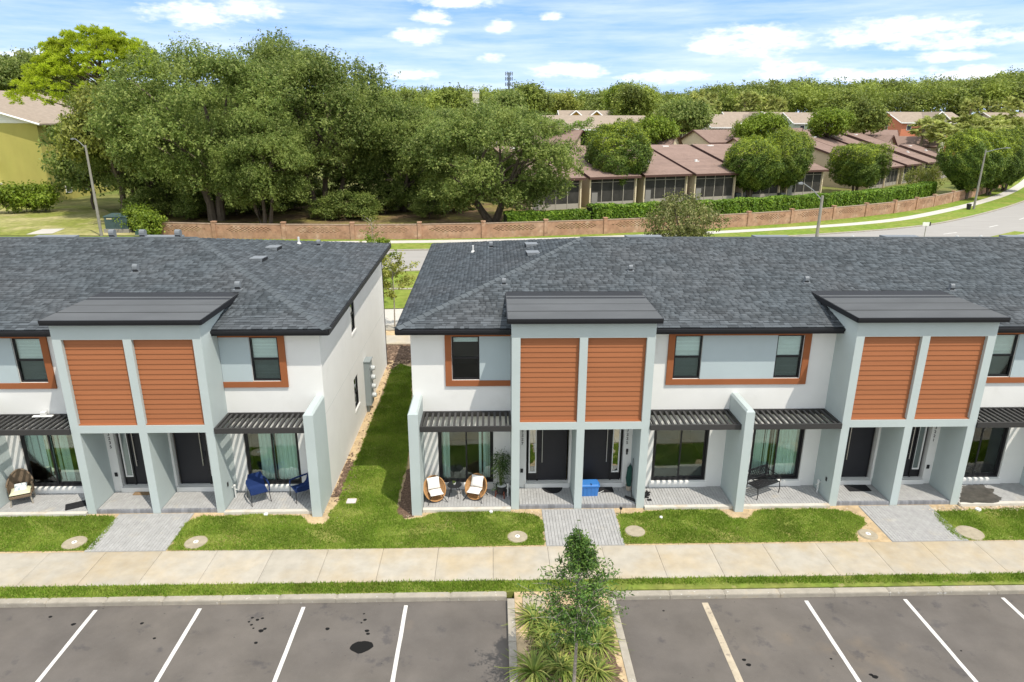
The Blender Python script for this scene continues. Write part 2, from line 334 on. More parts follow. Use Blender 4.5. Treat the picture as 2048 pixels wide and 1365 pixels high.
# ------------------------------------------------------------------ ground to the horizon
def make_ground():
    ys = [-400, 0, 36.4, 36.5, 60, 90, 110]+[118+8*i for i in range(14)]+[240, 270, 300, 340, 380, 430, 600, 1000, 2500, 6000]
    xs = [-6000, -1500, -400, -120, 0, 120, 400, 1500, 6000]; V = []
    for y in ys:
        for x in xs: V.append((x, y, -.25 if y < 36.45 else -.02+TERR(x, y)))
    n = len(xs); Fs = [(j*n+i, j*n+i+1, (j+1)*n+i+1, (j+1)*n+i) for j in range(len(ys)-1) for i in range(n-1)]
    mb = MB(); mb.mesh(V, Fs); mb.build('ground', M_ground, kind='structure')
make_ground()
BX = (-10.95, 2.78, 13.4)                  # centres of the paired entry boxes
YW, YB, YP = 20.95, 19.75, 19.45           # house wall, entry box front, porch divider front

# ------------------------------------------------------------------ parking lot, kerb, pavement
lot = sheet('parking_lot', [(-45, -30), (45, -30), (45, 15.5), (-45, 15.5)], -.13, M_asph)
def stripe(x, y0, y1, mm, w=.1, tilt=0):
    mb = MB(); n = 14; L_ = []; R_ = []
    for i in range(n+1):
        y = y0+(y1-y0)*i/n; xx = x+tilt*(15.2-y); L_.append((xx-w/2+random.uniform(-.004, .004), y)); R_.append((xx+w/2+random.uniform(-.004, .004), y))
    mb.prism(L_+R_[::-1], -.1295, -.126); return mb.build('painted_line', mm, lot)
for k in range(-4, 4): stripe(-2.35+2.72*k if k <= 0 else 0, 9.8, 15.27, M_line) if k <= 0 else None
stripe(5.68, 9.8, 15.2, M_line2, .17)
for k in range(4): stripe(8.45+2.72*k, 9.8, 15.22, M_line)
def blob(cx, cy, r, mm, name, z=-.1285, n=18, sq=.8, parent=lot):
    mb = MB(); ph = random.uniform(0, 6)
    mb.prism([(cx+r*math.cos(2*math.pi*i/n)*(1+.14*math.sin(2*2*math.pi*i/n+ph)+random.uniform(-.05, .05)), cy+sq*r*math.sin(2*math.pi*i/n)*(1+.1*math.sin(3*2*math.pi*i/n)+random.uniform(-.05, .05))) for i in range(n)], z-.001, z+.0025)
    return mb.build(name, mm, parent)
M_oil = mat('oil', (.012, .012, .012), .9, spec=.1)
x, y = gz(723, 1294, -.13); blob(x, y, .26, M_oil, 'oil_stain')
for (px, py, r) in [(730, 1240, .05), (734, 1262, .06), (728, 1228, .03), (723, 1246, .03), (736, 1268, .05), (505, 1236, .04), (515, 1240, .05), (522, 1262, .07), (503, 1250, .04), (512, 1286, .05), (498, 1244, .035), (525, 1237, .04),
                    (530, 1258, .05), (507, 1257, .03), (284, 1247, .05), (309, 1277, .04), (655, 1258, .06), (101, 1234, .05), (147, 1249, .06), (1497, 1330, .06), (1488, 1320, .05), (1750, 1354, .07), (1742, 1350, .05), (1662, 1318, .03), (1327, 1222, .03), (1922, 1302, .025)]:
    x, y = gz(px, py, -.13); blob(x, y, r, M_oil, 'oil_stain', n=9)
kerb = MB().box(-45, .34, 15.44, 15.6, -.25, -.03).box(3.26, 45, 15.44, 15.6, -.25, -.03).build('kerb', M_kerb, kind='structure')
def kerb_run(p, q, n, w=.2, h=.145, z0=-.14):
    p = Vector(p); q = Vector(q); d = (q-p); a = math.atan2(d.y, d.x); l = d.length/n
    nn = Vector((-math.sin(a), math.cos(a)))*(w/2)
    for i in range(n):
        c = p+d*((i+.5)/n)+nn; o = piece('kerb_stone', M_kerb, kerb, (c.x, c.y, z0), (l-.012, w, h+random.uniform(-.004, .004)), a+random.uniform(-.002, .002))
kerb_run((-33.3, 15.42), (.34, 15.42), 22, .21); kerb_run((3.26, 15.36), (35, 15.36), 21, .22)
kerb_run((.55, 9.0), (.55, 15.36), 4, .2); kerb_run((3.06, 15.36), (3.06, 9.0), 4, .2); kerb_run((.75, 8.8), (2.86, 8.8), 2, .2)
sheet('planting_bed', [(.55, 9.0), (3.06, 9.0), (3.06, 15.62), (.55, 15.62)], -.02, M_sand, thick=.22)
mb = MB(); mb.face([(p[0], p[1], -.012) for p in rough_poly([(.85, 9.1), (2.9, 9.1), (2.92, 14.2), (2.6, 14.9), (1.2, 14.4), (.8, 13.0)], .2, .1)])
mulch_o = mb.build('mulch_patch', M_mulch, kind='structure')
sheet('verge', [(-45, 15.63), (45, 15.63), (45, 16.09), (-45, 16.09)], -.012, M_turf, thick=.2)
sw = sheet('sidewalk', [(-45, 16.09), (45, 16.09), (45, 17.66), (-45, 17.66)], -.03, M_joint, thick=.2)
for k in range(-17, 24):
    x0 = -4.93+1.635*k+.004
    piece('slab', M_conc, sw, (x0+.8175, 16.875, -.03), (1.625, 1.56, .045+random.uniform(-.002, .003)), random.uniform(-.0015, .0015))
soil = sheet('yard_soil', [(-45, 17.67), (45, 17.67), (45, 36.4), (-45, 36.4)], -.012, M_sand, thick=.2)

# ------------------------------------------------------------------ lawns: sheet + blades
G = lambda L_: [gz(*p) for p in L_]
LAWN = [
 [(-30, 19.55)]+[(-30, 17.69)]+G([(183, 1101), (205, 1075), (234, 1040), (228, 1033), (150, 1031), (60, 1033), (0, 1034)]),
 G([(335, 1101), (700, 1099), (1088, 1090), (1086, 1045), (1070, 1030), (960, 1020), (880, 1023), (842, 1037), (806, 1040), (794, 1022), (800, 985), (812, 930), (822, 880), (823, 735), (800, 728), (782, 742), (768, 785), (742, 845), (716, 912), (692, 960), (678, 1000), (664, 1022), (650, 1047), (625, 1050), (600, 1032), (520, 1029), (460, 1031), (400, 1033), (372, 1045), (347, 1083)]),
 G([(1248, 1088), (1490, 1085), (1718, 1082), (1712, 1062), (1728, 1050), (1725, 1036), (1700, 1022), (1640, 1018), (1540, 1018), (1508, 1025), (1492, 1038), (1460, 1036), (1446, 1022), (1420, 1018), (1330, 1021), (1262, 1028), (1233, 1030), (1240, 1060)]),
 [(30, 17.69), (30, 19.5)]+G([(2048, 1017), (1930, 1020), (1866, 1025), (1890, 1055), (1922, 1081)])]
VERGE = [(-24, 15.66), (1.05, 15.66), (1.25, 15.78), (3.3, 15.85), (24, 15.66), (24, 16.08), (-24, 16.08)]
M_blade = leafmat('grass_blades', (.155, .27, .022), (.245, .40, .034), (.39, .47, .09), trans=.42, patch=.9, pcol=(.38, .44, .09), rough=.6)
def blades(poly, dens, hgt=(.035, .075), z=0.0, keep=None):
    P = np.array(poly); x0, y0 = P.min(0); x1, y1 = P.max(0); n = int((x1-x0)*(y1-y0)*dens)
    x = RNG.uniform(x0, x1, n); y = RNG.uniform(y0, y1, n); k = inpoly(x, y, poly)
    jx = x+RNG.normal(0, .03, n); jy = y+RNG.normal(0, .03, n); x, y = jx[k], jy[k]
    for (px, py, r) in LIDS:
        c = gz(px, py, .02); kk = (x-c[0])**2+(y-c[1])**2 > (r+.03)**2; x, y = x[kk], y[kk]
    bare = np.sin(x*2.1+1.3*np.sin(y*3.7+x))+np.sin(y*4.3+.7*x+2*np.sin(x*.9)); kk = (bare < 1.25) | (RNG.random(len(x)) < .45); x, y = x[kk], y[kk]; n = len(x)
    a = RNG.uniform(0, 2*np.pi, n); w = RNG.uniform(.008, .017, n); h = RNG.uniform(*hgt, n); ln = RNG.uniform(.1, .9, n)*h; b = RNG.uniform(0, 2*np.pi, n)
    V = np.zeros((n, 3, 3)); V[:, 0] = np.c_[x-np.cos(a)*w, y-np.sin(a)*w, np.full(n, z)]; V[:, 1] = np.c_[x+np.cos(a)*w, y+np.sin(a)*w, np.full(n, z)]
    V[:, 2] = np.c_[x+np.cos(b)*ln, y+np.sin(b)*ln, z+h]; return V.reshape(-1, 3)
LIDS = [(149, 1085, .33), (392, 1084, .32), (1035, 1073, .30), (1270, 1062, .30), (1736, 1068, .26), (1940, 1065, .38), (703, 1002, .2)]
def make_lawn():
    Vs = []
    for i, P in enumerate(LAWN):
        fix = lambda p: p[1] < 17.8
        P2 = rough_poly(P, .15, .05, fix); sheet('lawn', P2, .003, M_turf); Vs.append(blades(P2, 2300))
    Vs.append(blades(VERGE, 2600, (.04, .085)))
    o = npmesh('grass_blades', np.concatenate(Vs), 3, M_blade, kind='stuff'); o['label'] = 'short green grass growing on the lawns and the verge'; o['category'] = 'grass'
make_lawn()
# mulch and debris against the end walls
sheet('mulch_patch', rough_poly(G([(795, 1022), (803, 1038), (826, 1034), (826, 935), (814, 940), (802, 985)]), .15, .05), -.006, M_mulch)
sheet('mulch_patch', rough_poly([(-5.5, 20.6), (-5.1, 20.7), (-4.9, 21.6), (-5.15, 23.2), (-5.5, 23.3)], .15, .06), -.006, M_mulch)
sheet('mulch_patch', rough_poly([(-5.5, 34.6), (-2.7, 34.6), (-2.7, 37.3), (-7, 37.3), (-7, 34.6)], .15, .05), -.006, M_mulch)
def chips(poly, n, mm, name, r=(.015, .04), lab=None, flat=.5):
    P = np.array(poly); x0, y0 = P.min(0); x1, y1 = P.max(0); mb = MB(); c = 0
    while c < n:
        x = random.uniform(x0, x1); y = random.uniform(y0, y1)
        if not inpoly(np.array([x]), np.array([y]), poly)[0]: continue
        s = random.uniform(*r); a = random.uniform(0, 6.28); b = s*random.uniform(.4, .9); h = s*flat*random.uniform(.6, 1.3); ca, sa = math.cos(a), math.sin(a)
        q = [(x+ca*s*u-sa*b*w, y+sa*s*u+ca*b*w) for u, w in ((-1, -.7), (.8, -1), (1, .6), (-.6, 1))]
        mb.mesh([(p[0], p[1], -.01) for p in q]+[(x+(p[0]-x)*.6, y+(p[1]-y)*.6, -.01+h) for p in q], [(4, 5, 6, 7), (0, 1, 5, 4), (1, 2, 6, 5), (2, 3, 7, 6), (3, 0, 4, 7)]); c += 1
    o = mb.build(name, mm, kind='stuff'); o['label'] = lab; o['category'] = 'debris'; return o
M_chip = mat('wood_chip', (.20, .14, .10), .9, rnd=.6, spec=.1)
M_peb = mat('pebble', (.45, .38, .28), .9, rnd=.45, spec=.2)
chips([(-5.52, 20.3), (-5.0, 20.4), (-4.85, 21.6), (-5.1, 23.4), (-5.52, 24)], 260, M_chip, 'wood_chips', (.02, .06), 'brown wood chips scattered along the white end wall')
chips([(-5.5, 24), (-5.0, 24), (-4.6, 33.8), (-5.5, 33.8)], 160, M_chip, 'dry_leaves', (.02, .05), 'dry leaves on the sand beside the meter bank')
chips([(-5.4, 33.0), (-2.8, 34.7), (-2.7, 37.3), (-6.5, 37.3)], 500, M_chip, 'bark_mulch', (.03, .1), 'dark bark mulch across the far end of the gap')
chips([(.8, 9.2), (2.98, 9.2), (2.98, 15.4), (.8, 15.4)], 900, M_chip, 'bark_mulch', (.012, .045), 'bark mulch and twigs under the planting island tree')
chips([(-16, 19.45), (-4.9, 19.35), (-4.9, 19.75), (-16, 19.75)], 260, M_peb, 'porch_gravel', (.008, .03), 'small stones along the edge of the left porches')
chips([(-2.9, 19.2), (11, 19.35), (11, 19.72), (-2.9, 19.72)], 260, M_peb, 'porch_gravel', (.008, .03), 'small stones along the edge of the middle porches')
chips([(14.2, 19.3), (18, 19.3), (18, 19.65), (14.2, 19.65)], 240, M_peb, 'porch_gravel', (.012, .06), 'loose stones and rubble beside the wet porch')

# ------------------------------------------------------------------ paver walks
def pavers(parent, x0, x1, y0, y1, z, L_=.2, Wd=.1, along='y', mm=None, h=.05):
    mm = mm or M_paver
    if along == 'y':
        n = max(1, round((x1-x0)/Wd)); w = (x1-x0)/n
        for i in range(n):
            y = y0-(L_/2 if i % 2 else 0)
            while y < y1-.01:
                a = max(y, y0); b = min(y+L_, y1)
                if b-a > .03: piece('paver', mm, parent, (x0+(i+.5)*w, (a+b)/2, z-h), (w-.007, b-a-.007, h+random.uniform(-.0015, .0015)))
                y += L_
    else:
        n = max(1, round((y1-y0)/Wd)); w = (y1-y0)/n
        for i in range(n):
            x = x0-(L_/2 if i % 2 else 0)
            while x < x1-.01:
                a = max(x, x0); b = min(x+L_, x1)
                if b-a > .03: piece('paver', mm, parent, ((a+b)/2, y0+(i+.5)*w, z-h), (b-a-.007, w-.007, h+random.uniform(-.0015, .0015)))
                x += L_
for c in BX:
    w = sheet('paver_walk', [(c-1.2, 17.68), (c+1.2, 17.68), (c+1.2, 19.73), (c-1.2, 19.73)], -.008, M_joint, thick=.1)
    pavers(w, c-1.19, c+1.19, 17.69, 19.72, .012)
# ------------------------------------------------------------------ behind the houses: lane, road, verges
def ribbon(poly, o0, o1, z, name, mm, parent=None, thick=0):
    P = [Vector(p) for p in poly]; nr = []
    for i in range(len(P)):
        t = (P[min(i+1, len(P)-1)]-P[max(i-1, 0)]).normalized(); nr.append(Vector((-t.y, t.x)))
    A = [p+n*o0 for p, n in zip(P, nr)]; B = [p+n*o1 for p, n in zip(P, nr)]; mb = MB(); n = len(P)
    f = lambda p, zz: (p.x, p.y, zz+(TERR(p.x, p.y)))
    for i in range(n-1):
        mb.face([f(A[i], z), f(A[i+1], z), f(B[i+1], z), f(B[i], z)])
        if thick:
            mb.face([f(A[i], z-thick), f(A[i+1], z-thick), f(A[i+1], z), f(A[i], z)]); mb.face([f(B[i+1], z-thick), f(B[i], z-thick), f(B[i], z), f(B[i+1], z)])
    return mb.build(name, mm, parent, kind='structure' if parent is None else None)
by = [gz(790, p)[1] for p in (690, 673, 663, 653, 581, 545)]
sx = [(-70, 0), (70, 0)]
ribbon(sx, by[0], by[1], .06, 'rear_pavement', M_conc, thick=.1); ribbon(sx, by[1]+.02, by[2], .03, 'rear_bed', M_sand, thick=.06); ribbon(sx, by[2], by[3]-.02, .1, 'rear_kerb', M_kerb, thick=.15)
ribbon(sx, by[3], by[4], .004, 'rear_lane', M_lane); ribbon(sx, by[4], by[4]+.3, .11, 'rear_kerb', M_kerb, thick=.15); 
def smooth(poly, it=3):
    for _ in range(it):
        q = [poly[0]]
        for a, b in zip(poly, poly[1:]): q += [(a[0]*.75+b[0]*.25, a[1]*.75+b[1]*.25), (a[0]*.25+b[0]*.75, a[1]*.25+b[1]*.75)]
        poly = q+[poly[-1]]
    return poly
RF = smooth([(-140, 70), (-60, 65.5), (-8, 66.5), (15, 70), (37, 76.6), (49.4, 81.3), (60, 87.5), (85, 108.5), (112, 136), (150, 180), (200, 240)])
sheet('verge', [(-70, by[4]+.31), (70, by[4]+.31), (70, 70)]+[p for p in []]+[(62, 79.5), (52, 72.5), (37, 66), (15, 60.4), (-8, by[5]), (-70, by[5])], .045, M_turf2)
ROAD = ribbon(RF, -9.6, 0, .012, 'road', M_road)
ribbon(RF, 0.02, .35, .11, 'road_kerb', M_kerb, thick=.12); ribbon(RF, -9.95, -9.62, .11, 'road_kerb', M_kerb, thick=.12)
ribbon(RF, .36, 3.9, .10, 'verge', M_turf2, thick=.1); ribbon(RF, 3.91, 5.5, .115, 'sidewalk', M_lane, thick=.1); ribbon(RF, 5.51, 9.5, .09, 'verge', M_turf2, thick=.1)
ribbon(RF, -22, -9.96, .05, 'verge', M_turf2)
for k in range(0, 60, 1):
    pass
def dashes():
    P = [Vector(p) for p in RF]; s = 0; acc = []
    for a, b in zip(P, P[1:]):
        l = (b-a).length; t = 0
        while t < l:
            acc.append((a.lerp(b, t/l), (b-a).normalized())); t += .5
    i = 0
    while i < len(acc)-8:
        (p, d) = acc[i]; (q, e) = acc[i+6]; n1 = Vector((-d.y, d.x)); n2 = Vector((-e.y, e.x))
        if 20 < p.x < 120:
            for off in (-4.9,):
                MB().prism([tuple(p+n1*(off-.07)), tuple(q+n2*(off-.07)), tuple(q+n2*(off+.07)), tuple(p+n1*(off+.07))], .013, .0165).build('lane_dash', M_line, ROAD)
        i += 24
dashes()
mb = MB(); 
# ------------------------------------------------------------------ the two townhouse rows
M_stuc = mat('white_stucco', (.74, .735, .71), .88, var=.025, vscale=1.2, bump=.22, bscale=70, spec=.2, stains=[dict(scale=1.1, lo=.60, hi=.74, amt=.16, col=(.52, .50, .45))])
M_blue = mat('blue_grey_stucco', (.45, .51, .505), .88, var=.03, vscale=1.2, bump=.22, bscale=70, spec=.2)
M_pan = mat('pale_blue_stucco', (.42, .49, .51), .88, var=.03, vscale=1.0, bump=.15, bscale=70, spec=.2)
M_brown = mat('rust_stucco', (.30, .105, .042), .85, var=.05, vscale=2, bump=.15, bscale=70, spec=.2)
M_side = mat('rust_siding', (.34, .126, .052), .7, var=.04, vscale=(3), rnd=.05, bump=.08, bscale=25, spec=.3, stretch=(.2, 1, 4))
M_fas = mat('black_fascia', (.008, .0085, .011), .6, var=.1, vscale=2, spec=.4)
M_perg = mat('charcoal_aluminium', (.040, .039, .039), .5, rnd=.15, spec=.4)
M_sh = mat('slate_shingle', (.075, .087, .097), .92, var=.10, vscale=3, rnd=.33, bump=.25, bscale=90, spec=.15, col2=(.086, .092, .099), c2scale=.35, c2amt=.7)
M_cap = mat('shingle_cap', (.092, .105, .115), .92, var=.08, vscale=4, rnd=.10, spec=.15)
M_roll = mat('rolled_roofing', (.094, .099, .104), .9, var=.10, vscale=1.2, rnd=.05, bump=.15, bscale=90, spec=.2, stretch=(.5, 1, 1))
M_dark = mat('dark_frame', (.013, .013, .015), .45, spec=.4)
M_door = mat('door_paint', (.017, .017, .022), .5, var=.08, vscale=2, spec=.4)
M_steel = mat('brushed_steel', (.62, .60, .57), .35, metal=.9)
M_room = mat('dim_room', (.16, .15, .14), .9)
M_floor = mat('room_floor', (.25, .2, .15), .7)
M_curt = mat('white_blind', (.88, .91, .89), .8, rnd=.07, spec=.2)
M_glass = glassmat('window_glass', (.95, 1.0, .985), .0); M_glass3 = glassmat('screened_glass', (.62, .67, .66), .0); M_glass2 = glassmat('clear_glass', (.84, .93, .90), .03)
M_vent = mat('vent_metal', (.17, .185, .20), .55, var=.1, vscale=6, spec=.4); M_ventd = mat('vent_dark', (.02, .022, .026), .7)
M_meter = mat('meter_grey', (.25, .285, .29), .5, var=.05, vscale=3); M_mring = mat('meter_ring', (.6, .62, .62), .35, metal=.4)
M_lead = mat('pvc', (.62, .62, .6), .5)
ROOF = dict(ye=20.55, ze=6.0, yr=27.3, zr=7.75, yb=34.5, zb=6.3)

def shingle_rows(poly2, O, U, Vv, expo=.143):
    """tabs of an asphalt shingle roof on the plane O + u*U + v*Vv, clipped to a convex polygon in (u, v)"""
    Nn = U.cross(Vv).normalized(); vs = [p[1] for p in poly2]; tabs = []
    v = min(vs)
    def rng_at(vv):
        xs = []
        for i in range(len(poly2)):
            a = poly2[i]; b = poly2[(i+1) % len(poly2)]
            if (a[1]-vv)*(b[1]-vv) <= 0 and abs(a[1]-b[1]) > 1e-9: xs.append(a[0]+(b[0]-a[0])*(vv-a[1])/(b[1]-a[1]))
        return (min(xs), max(xs)) if len(xs) >= 2 else None
    while v < max(vs)-.02:
        r = rng_at(min(v+expo*.5, max(vs)-.001))
        if r:
            u = r[0]-random.uniform(0, .3)
            while u < r[1]:
                w = random.choice((.14, .18, .22, .28, .34)); a = max(u, r[0]); b = min(u+w, r[1]); u += w
                if b-a > .03: tabs.append((a, b, v, random.choice((.010, .010, .022))))
        v += expo
    return tabs, Nn
def tab_mesh(tabs, O, U, Vv, Nn, expo, off):
    n = len(tabs); T = np.array(tabs); O = np.array(O); U = np.array(U); Vv = np.array(Vv); Nn = np.array(Nn)
    a, b, v, t = T.T; g = .003
    def P(u, vv, h): return O-off+u[:, None]*U+vv[:, None]*Vv+h[:, None]*Nn
    z = np.zeros(n); A = P(a+g, v-.012, z); B = P(b-g, v-.012, z); A1 = P(a+g, v-.012, t+.006); B1 = P(b-g, v-.012, t+.006); C1 = P(b-g, v+expo, t*.4+.001); D1 = P(a+g, v+expo, t*.4+.001); A0 = P(a+g, v+expo, z); B0 = P(b-g, v+expo, z)
    verts = np.stack([A, B, A1, B1, C1, D1, A0, B0], 1).reshape(-1, 3)
    k = np.arange(n)[:, None]*8; fs = np.concatenate([k+np.array([q]) for q in ([2, 3, 4, 5], [0, 1, 3, 2], [1, 7, 4, 3], [6, 0, 2, 5])])
    return verts, fs
def quads_mesh(name, verts, fs, mm, parent, kind=None):
    me = bpy.data.meshes.new(name); me.vertices.add(len(verts)); me.vertices.foreach_set('co', np.ascontiguousarray(verts, np.float32).ravel())
    me.loops.add(fs.size); me.loops.foreach_set('vertex_index', fs.astype(np.int32).ravel()); me.polygons.add(len(fs)); me.polygons.foreach_set('loop_start', np.arange(0, fs.size, 4, dtype=np.int32))
    me.materials.append(mm); me.update(calc_edges=True); o = link(name, me, parent)
    if kind: o['kind'] = kind
    return o
TABME = {}
def tab_piece(tab, O, U, Vv, Nn, expo, parent):
    a, b, v, t = tab; w = round(b-a, 2)
    key = (w, t)
    if key not in TABME:
        vv, ff = tab_mesh([(0, w, 0, t)], (0, 0, 0), (1, 0, 0), (0, 1, 0), (0, 0, 1), expo, 0)
        me = bpy.data.meshes.new('shingle'); me.from_pydata([tuple(p) for p in vv], [], [tuple(int(i) for i in f) for f in ff]); me.materials.append(M_sh); TABME[key] = me
    o = bpy.data.objects.new('shingle', TABME[key]); C.objects.link(o); o.parent = parent; og = Vector(ORG[parent.name])
    o.matrix_local = Matrix.Translation(Vector(O)+U*a+Vv*v-og) @ Matrix((U, Vv, Nn)).transposed().to_4x4(); return o

def build_roof(T, xa, xb, hip_left, hip_right, shingle_x, hipplane=True):
    R = ROOF; ye, ze, yr, zr, yb, zb = (R[k] for k in ('ye', 'ze', 'yr', 'zr', 'yb', 'zb'))
    x0e = xa; x1e = xb; x0r = xa+6.55 if hip_left else xa; x1r = xb-6.5 if hip_right else xb; e = .012
    mb = MB()
    mb.face([(x0e, ye, ze-e), (x1e, ye, ze-e), (x1r, yr, zr-e), (x0r, yr, zr-e)]); mb.face([(x1e, yb, zb-e), (x0e, yb, zb-e), (x0r, yr, zr-e), (x1r, yr, zr-e)])
    if hip_left: mb.face([(x0e, yb, zb-e), (x0e, ye, ze-e), (x0r, yr, zr-e)])
    if hip_right: mb.face([(x1e, ye, ze-e), (x1e, yb, zb-e), (x1r, yr, zr-e)])
    if not hip_left: mb.face([(x0e, yb, zb-e), (x0e, ye, ze-e), (x0r, yr, zr-e)])
    if not hip_right: mb.face([(x1e, ye, ze-e), (x1e, yb, zb-e), (x1r, yr, zr-e)])
    roof = mb.build('roof', M_sh, T)
    # shingles
    expo = .143
    U = Vector((1, 0, 0)); Vv = Vector((0, yr-ye, zr-ze)); Lv = Vv.length; Vv.normalize(); O = Vector((0, ye, ze))
    sa, sb = shingle_x
    poly = [(max(x0e, sa), 0), (min(x1e, sb), 0), (min(x1r, sb), Lv), (max(x0r, sa), Lv)]
    tabs, Nn = shingle_rows(poly, O, U, Vv, expo)
    tabs.sort(key=lambda t: t[2]*1.0+.02*abs(t[0]-0)**1.2)
    near, rest = tabs[:300], tabs[300:]
    for t in near: tab_piece(t, O, U, Vv, Nn, expo, roof)
    off = np.array(ORG[roof.name]); V1, F1 = tab_mesh(rest, O, U, Vv, Nn, expo, off); AV = [V1]; AF = [F1]
    if hip_left or hip_right:
        if hip_right: c0 = Vector((x1e, ye, ze)); c1 = Vector((x1e, yb, zb)); top = Vector((x1r, yr, zr))
        else: c0 = Vector((x0e, yb, zb)); c1 = Vector((x0e, ye, ze)); top = Vector((x0r, yr, zr))
        U2 = (c1-c0).normalized(); tv = top-c0; ut = tv.dot(U2); V2 = (tv-U2*ut); L2 = V2.length; V2.normalize()
        tabs2, N2 = shingle_rows([(0, 0), ((c1-c0).length, 0), (ut+.001, L2)], c0, U2, V2, expo)
        V3, F3 = tab_mesh(tabs2, c0, U2, V2, N2, expo, off); AV.append(V3); AF.append(F3+len(V1))
    quads_mesh('shingles', np.concatenate(AV), np.concatenate(AF), M_sh, roof, kind='stuff')
    # ridge and hip caps
    def caps(p, q, name):
        p = Vector(p); q = Vector(q); d = q-p; n = int(d.length/.28); d.normalize(); sd = d.cross(Vector((0, 0, 1))).normalized()
        for i in range(n):
            a = p+d*(.28*i); b = a+d*.30; h0 = Vector((0, 0, .055)); h1 = Vector((0, 0, .03)); dn = Vector((0, 0, -.0))
            mb = MB(); w = .17
            A = [a-sd*w-Vector((0, 0, .015)), a+h0, a+sd*w-Vector((0, 0, .015))]; B = [b-sd*w-Vector((0, 0, .035)), b+h1, b+sd*w-Vector((0, 0, .035))]
            mb.face([A[0], A[1], B[1], B[0]]); mb.face([A[1], A[2], B[2], B[1]]); mb.face([A[2], A[1], A[0]]); mb.build(name, M_cap, roof)
    if hip_right: caps((x1e, ye, ze+.01), (x1r, yr, zr), 'hip_cap')
    if hip_left: caps((x0e, ye, ze+.01), (x0r, yr, zr), 'hip_cap')
    mb = MB(); mb.tube([(max(x0r, sa-2), yr, zr), (min(x1r, sb+2), yr, zr)], .05, 6); mb.build('ridge_cap', M_cap, roof)
    # fascia, gutter and soffit
    mb = MB(); mb.box(x0e-.02, x1e+.02, ye-.05, ye, ze-.2, ze-.02).box(x0e-.02, x1e+.02, ye-.11, ye-.051, ze-.11, ze-.03); mb.build('fascia', M_fas, roof)
    for hp, xx, s in ((hip_left, x0e, -1), (hip_right, x1e, 1)):
        if hp:
            mb = MB(); xa_, xb_ = sorted((xx, xx+s*.05))
            mb.hexa([(xa_, ye, ze-.2), (xb_, ye, ze-.2), (xb_, yb, zb-.2), (xa_, yb, zb-.2), (xa_, ye, ze-.015), (xb_, ye, ze-.015), (xb_, yb, zb-.015), (xa_, yb, zb-.015)]); mb.build('fascia', M_fas, roof)
    mb = MB(); mb.face([(x0e, ye, ze-.19), (x0e, YW, ze-.19), (x1e, YW, ze-.19), (x1e, ye, ze-.19)])
    if hip_right: mb.face([(x1e, YW, ze-.19), (x1e-.38, YW, ze-.19), (x1e-.38, yb, zb-.19), (x1e, yb, zb-.19)])
    if hip_left: mb.face([(x0e, YW, ze-.19), (x0e, yb, zb-.19), (x0e+.38, yb, zb-.19), (x0e+.38, YW, ze-.19)])
    mb.build('soffit', M_stuc, roof)
    return roof
def zroof(y): R = ROOF; return R['ze']+(y-R['ye'])*(R['zr']-R['ze'])/(R['yr']-R['ye'])
def on_roof(px, py):                    # pixel -> point on the front roof plane
    r = ray(px, py); s = (ROOF['zr']-ROOF['ze'])/(ROOF['yr']-ROOF['ye']); t = (ROOF['ze']-ROOF['ye']*s-H)/(r[2]-s*r[1]); return (r[0]*t, r[1]*t, r[2]*t+H)
def hood_vent(roof, p, s=1.0, face=-1):
    """gooseneck exhaust hood on a flashing plate"""
    x, y, z = p; mb = MB(); mb.box(x-.15*s, x+.15*s, y-.16*s, y+.16*s, z-.04, z+.03)
    pts = []; w = .085*s
    for i in range(7):
        a = math.pi*i/6; pts.append((y+.02+.10*s*math.cos(a)-.02, z+.20*s+.10*s*math.sin(a)))
    prof = [(y+.08*s, z-.02)]+pts+[(y-.10*s, z+.12*s)]
    for k in range(len(prof)-1): mb.face([(x-w, *prof[k]), (x+w, *prof[k]), (x+w, *prof[k+1]), (x-w, *prof[k+1])])
    for sx_ in (-1, 1): mb.face([(x+sx_*w, *q) for q in prof][::sx_])
    o = mb.build('exhaust_vent', M_vent, roof); MB().box(x-w+.005, x+w-.005, y-.09*s, y-.02, z-.02, z+.115*s).build('vent_mouth', M_ventd, o if False else roof); return o
def box_vent(roof, c, U, D, N_, w=.55, l=.5, mouth='low'):
    """low-profile slant-back attic vent: U across, D down the slope, N_ out of the roof"""
    c = Vector(c); U = Vector(U).normalized(); D = Vector(D).normalized(); N_ = Vector(N_).normalized(); P = lambda u, d, n: tuple(c+U*u*w/2+D*d*l/2+N_*n)
    mb = MB(); mb.hexa([P(-1, 1, 0), P(1, 1, 0), P(1, -1, 0), P(-1, -1, 0), P(-1, .95, .15), P(1, .95, .15), P(.9, -1, .03), P(-.9, -1, .03)]); o = mb.build('attic_vent', M_vent, roof)
    mb = MB(); mb.hexa([P(-.93, 1.06, .01), P(.93, 1.06, .01), P(.93, 1.0, .01), P(-.93, 1.0, .01), P(-.93, 1.0, .125), P(.93, 1.0, .125), P(.93, .97, .125), P(-.93, .97, .125)]); mb.build('vent_mouth', M_ventd, roof); return o
def pipe_vent(roof, p, mm=None, h=.3, r=.045): MB().tube([(p[0], p[1], p[2]-.05), (p[0], p[1], p[2]+h)], r, 10).lathe([(.1, -.03), (.1, .0), (r+.01, .08)], 10, p).build('pipe_vent', mm or M_lead, roof)

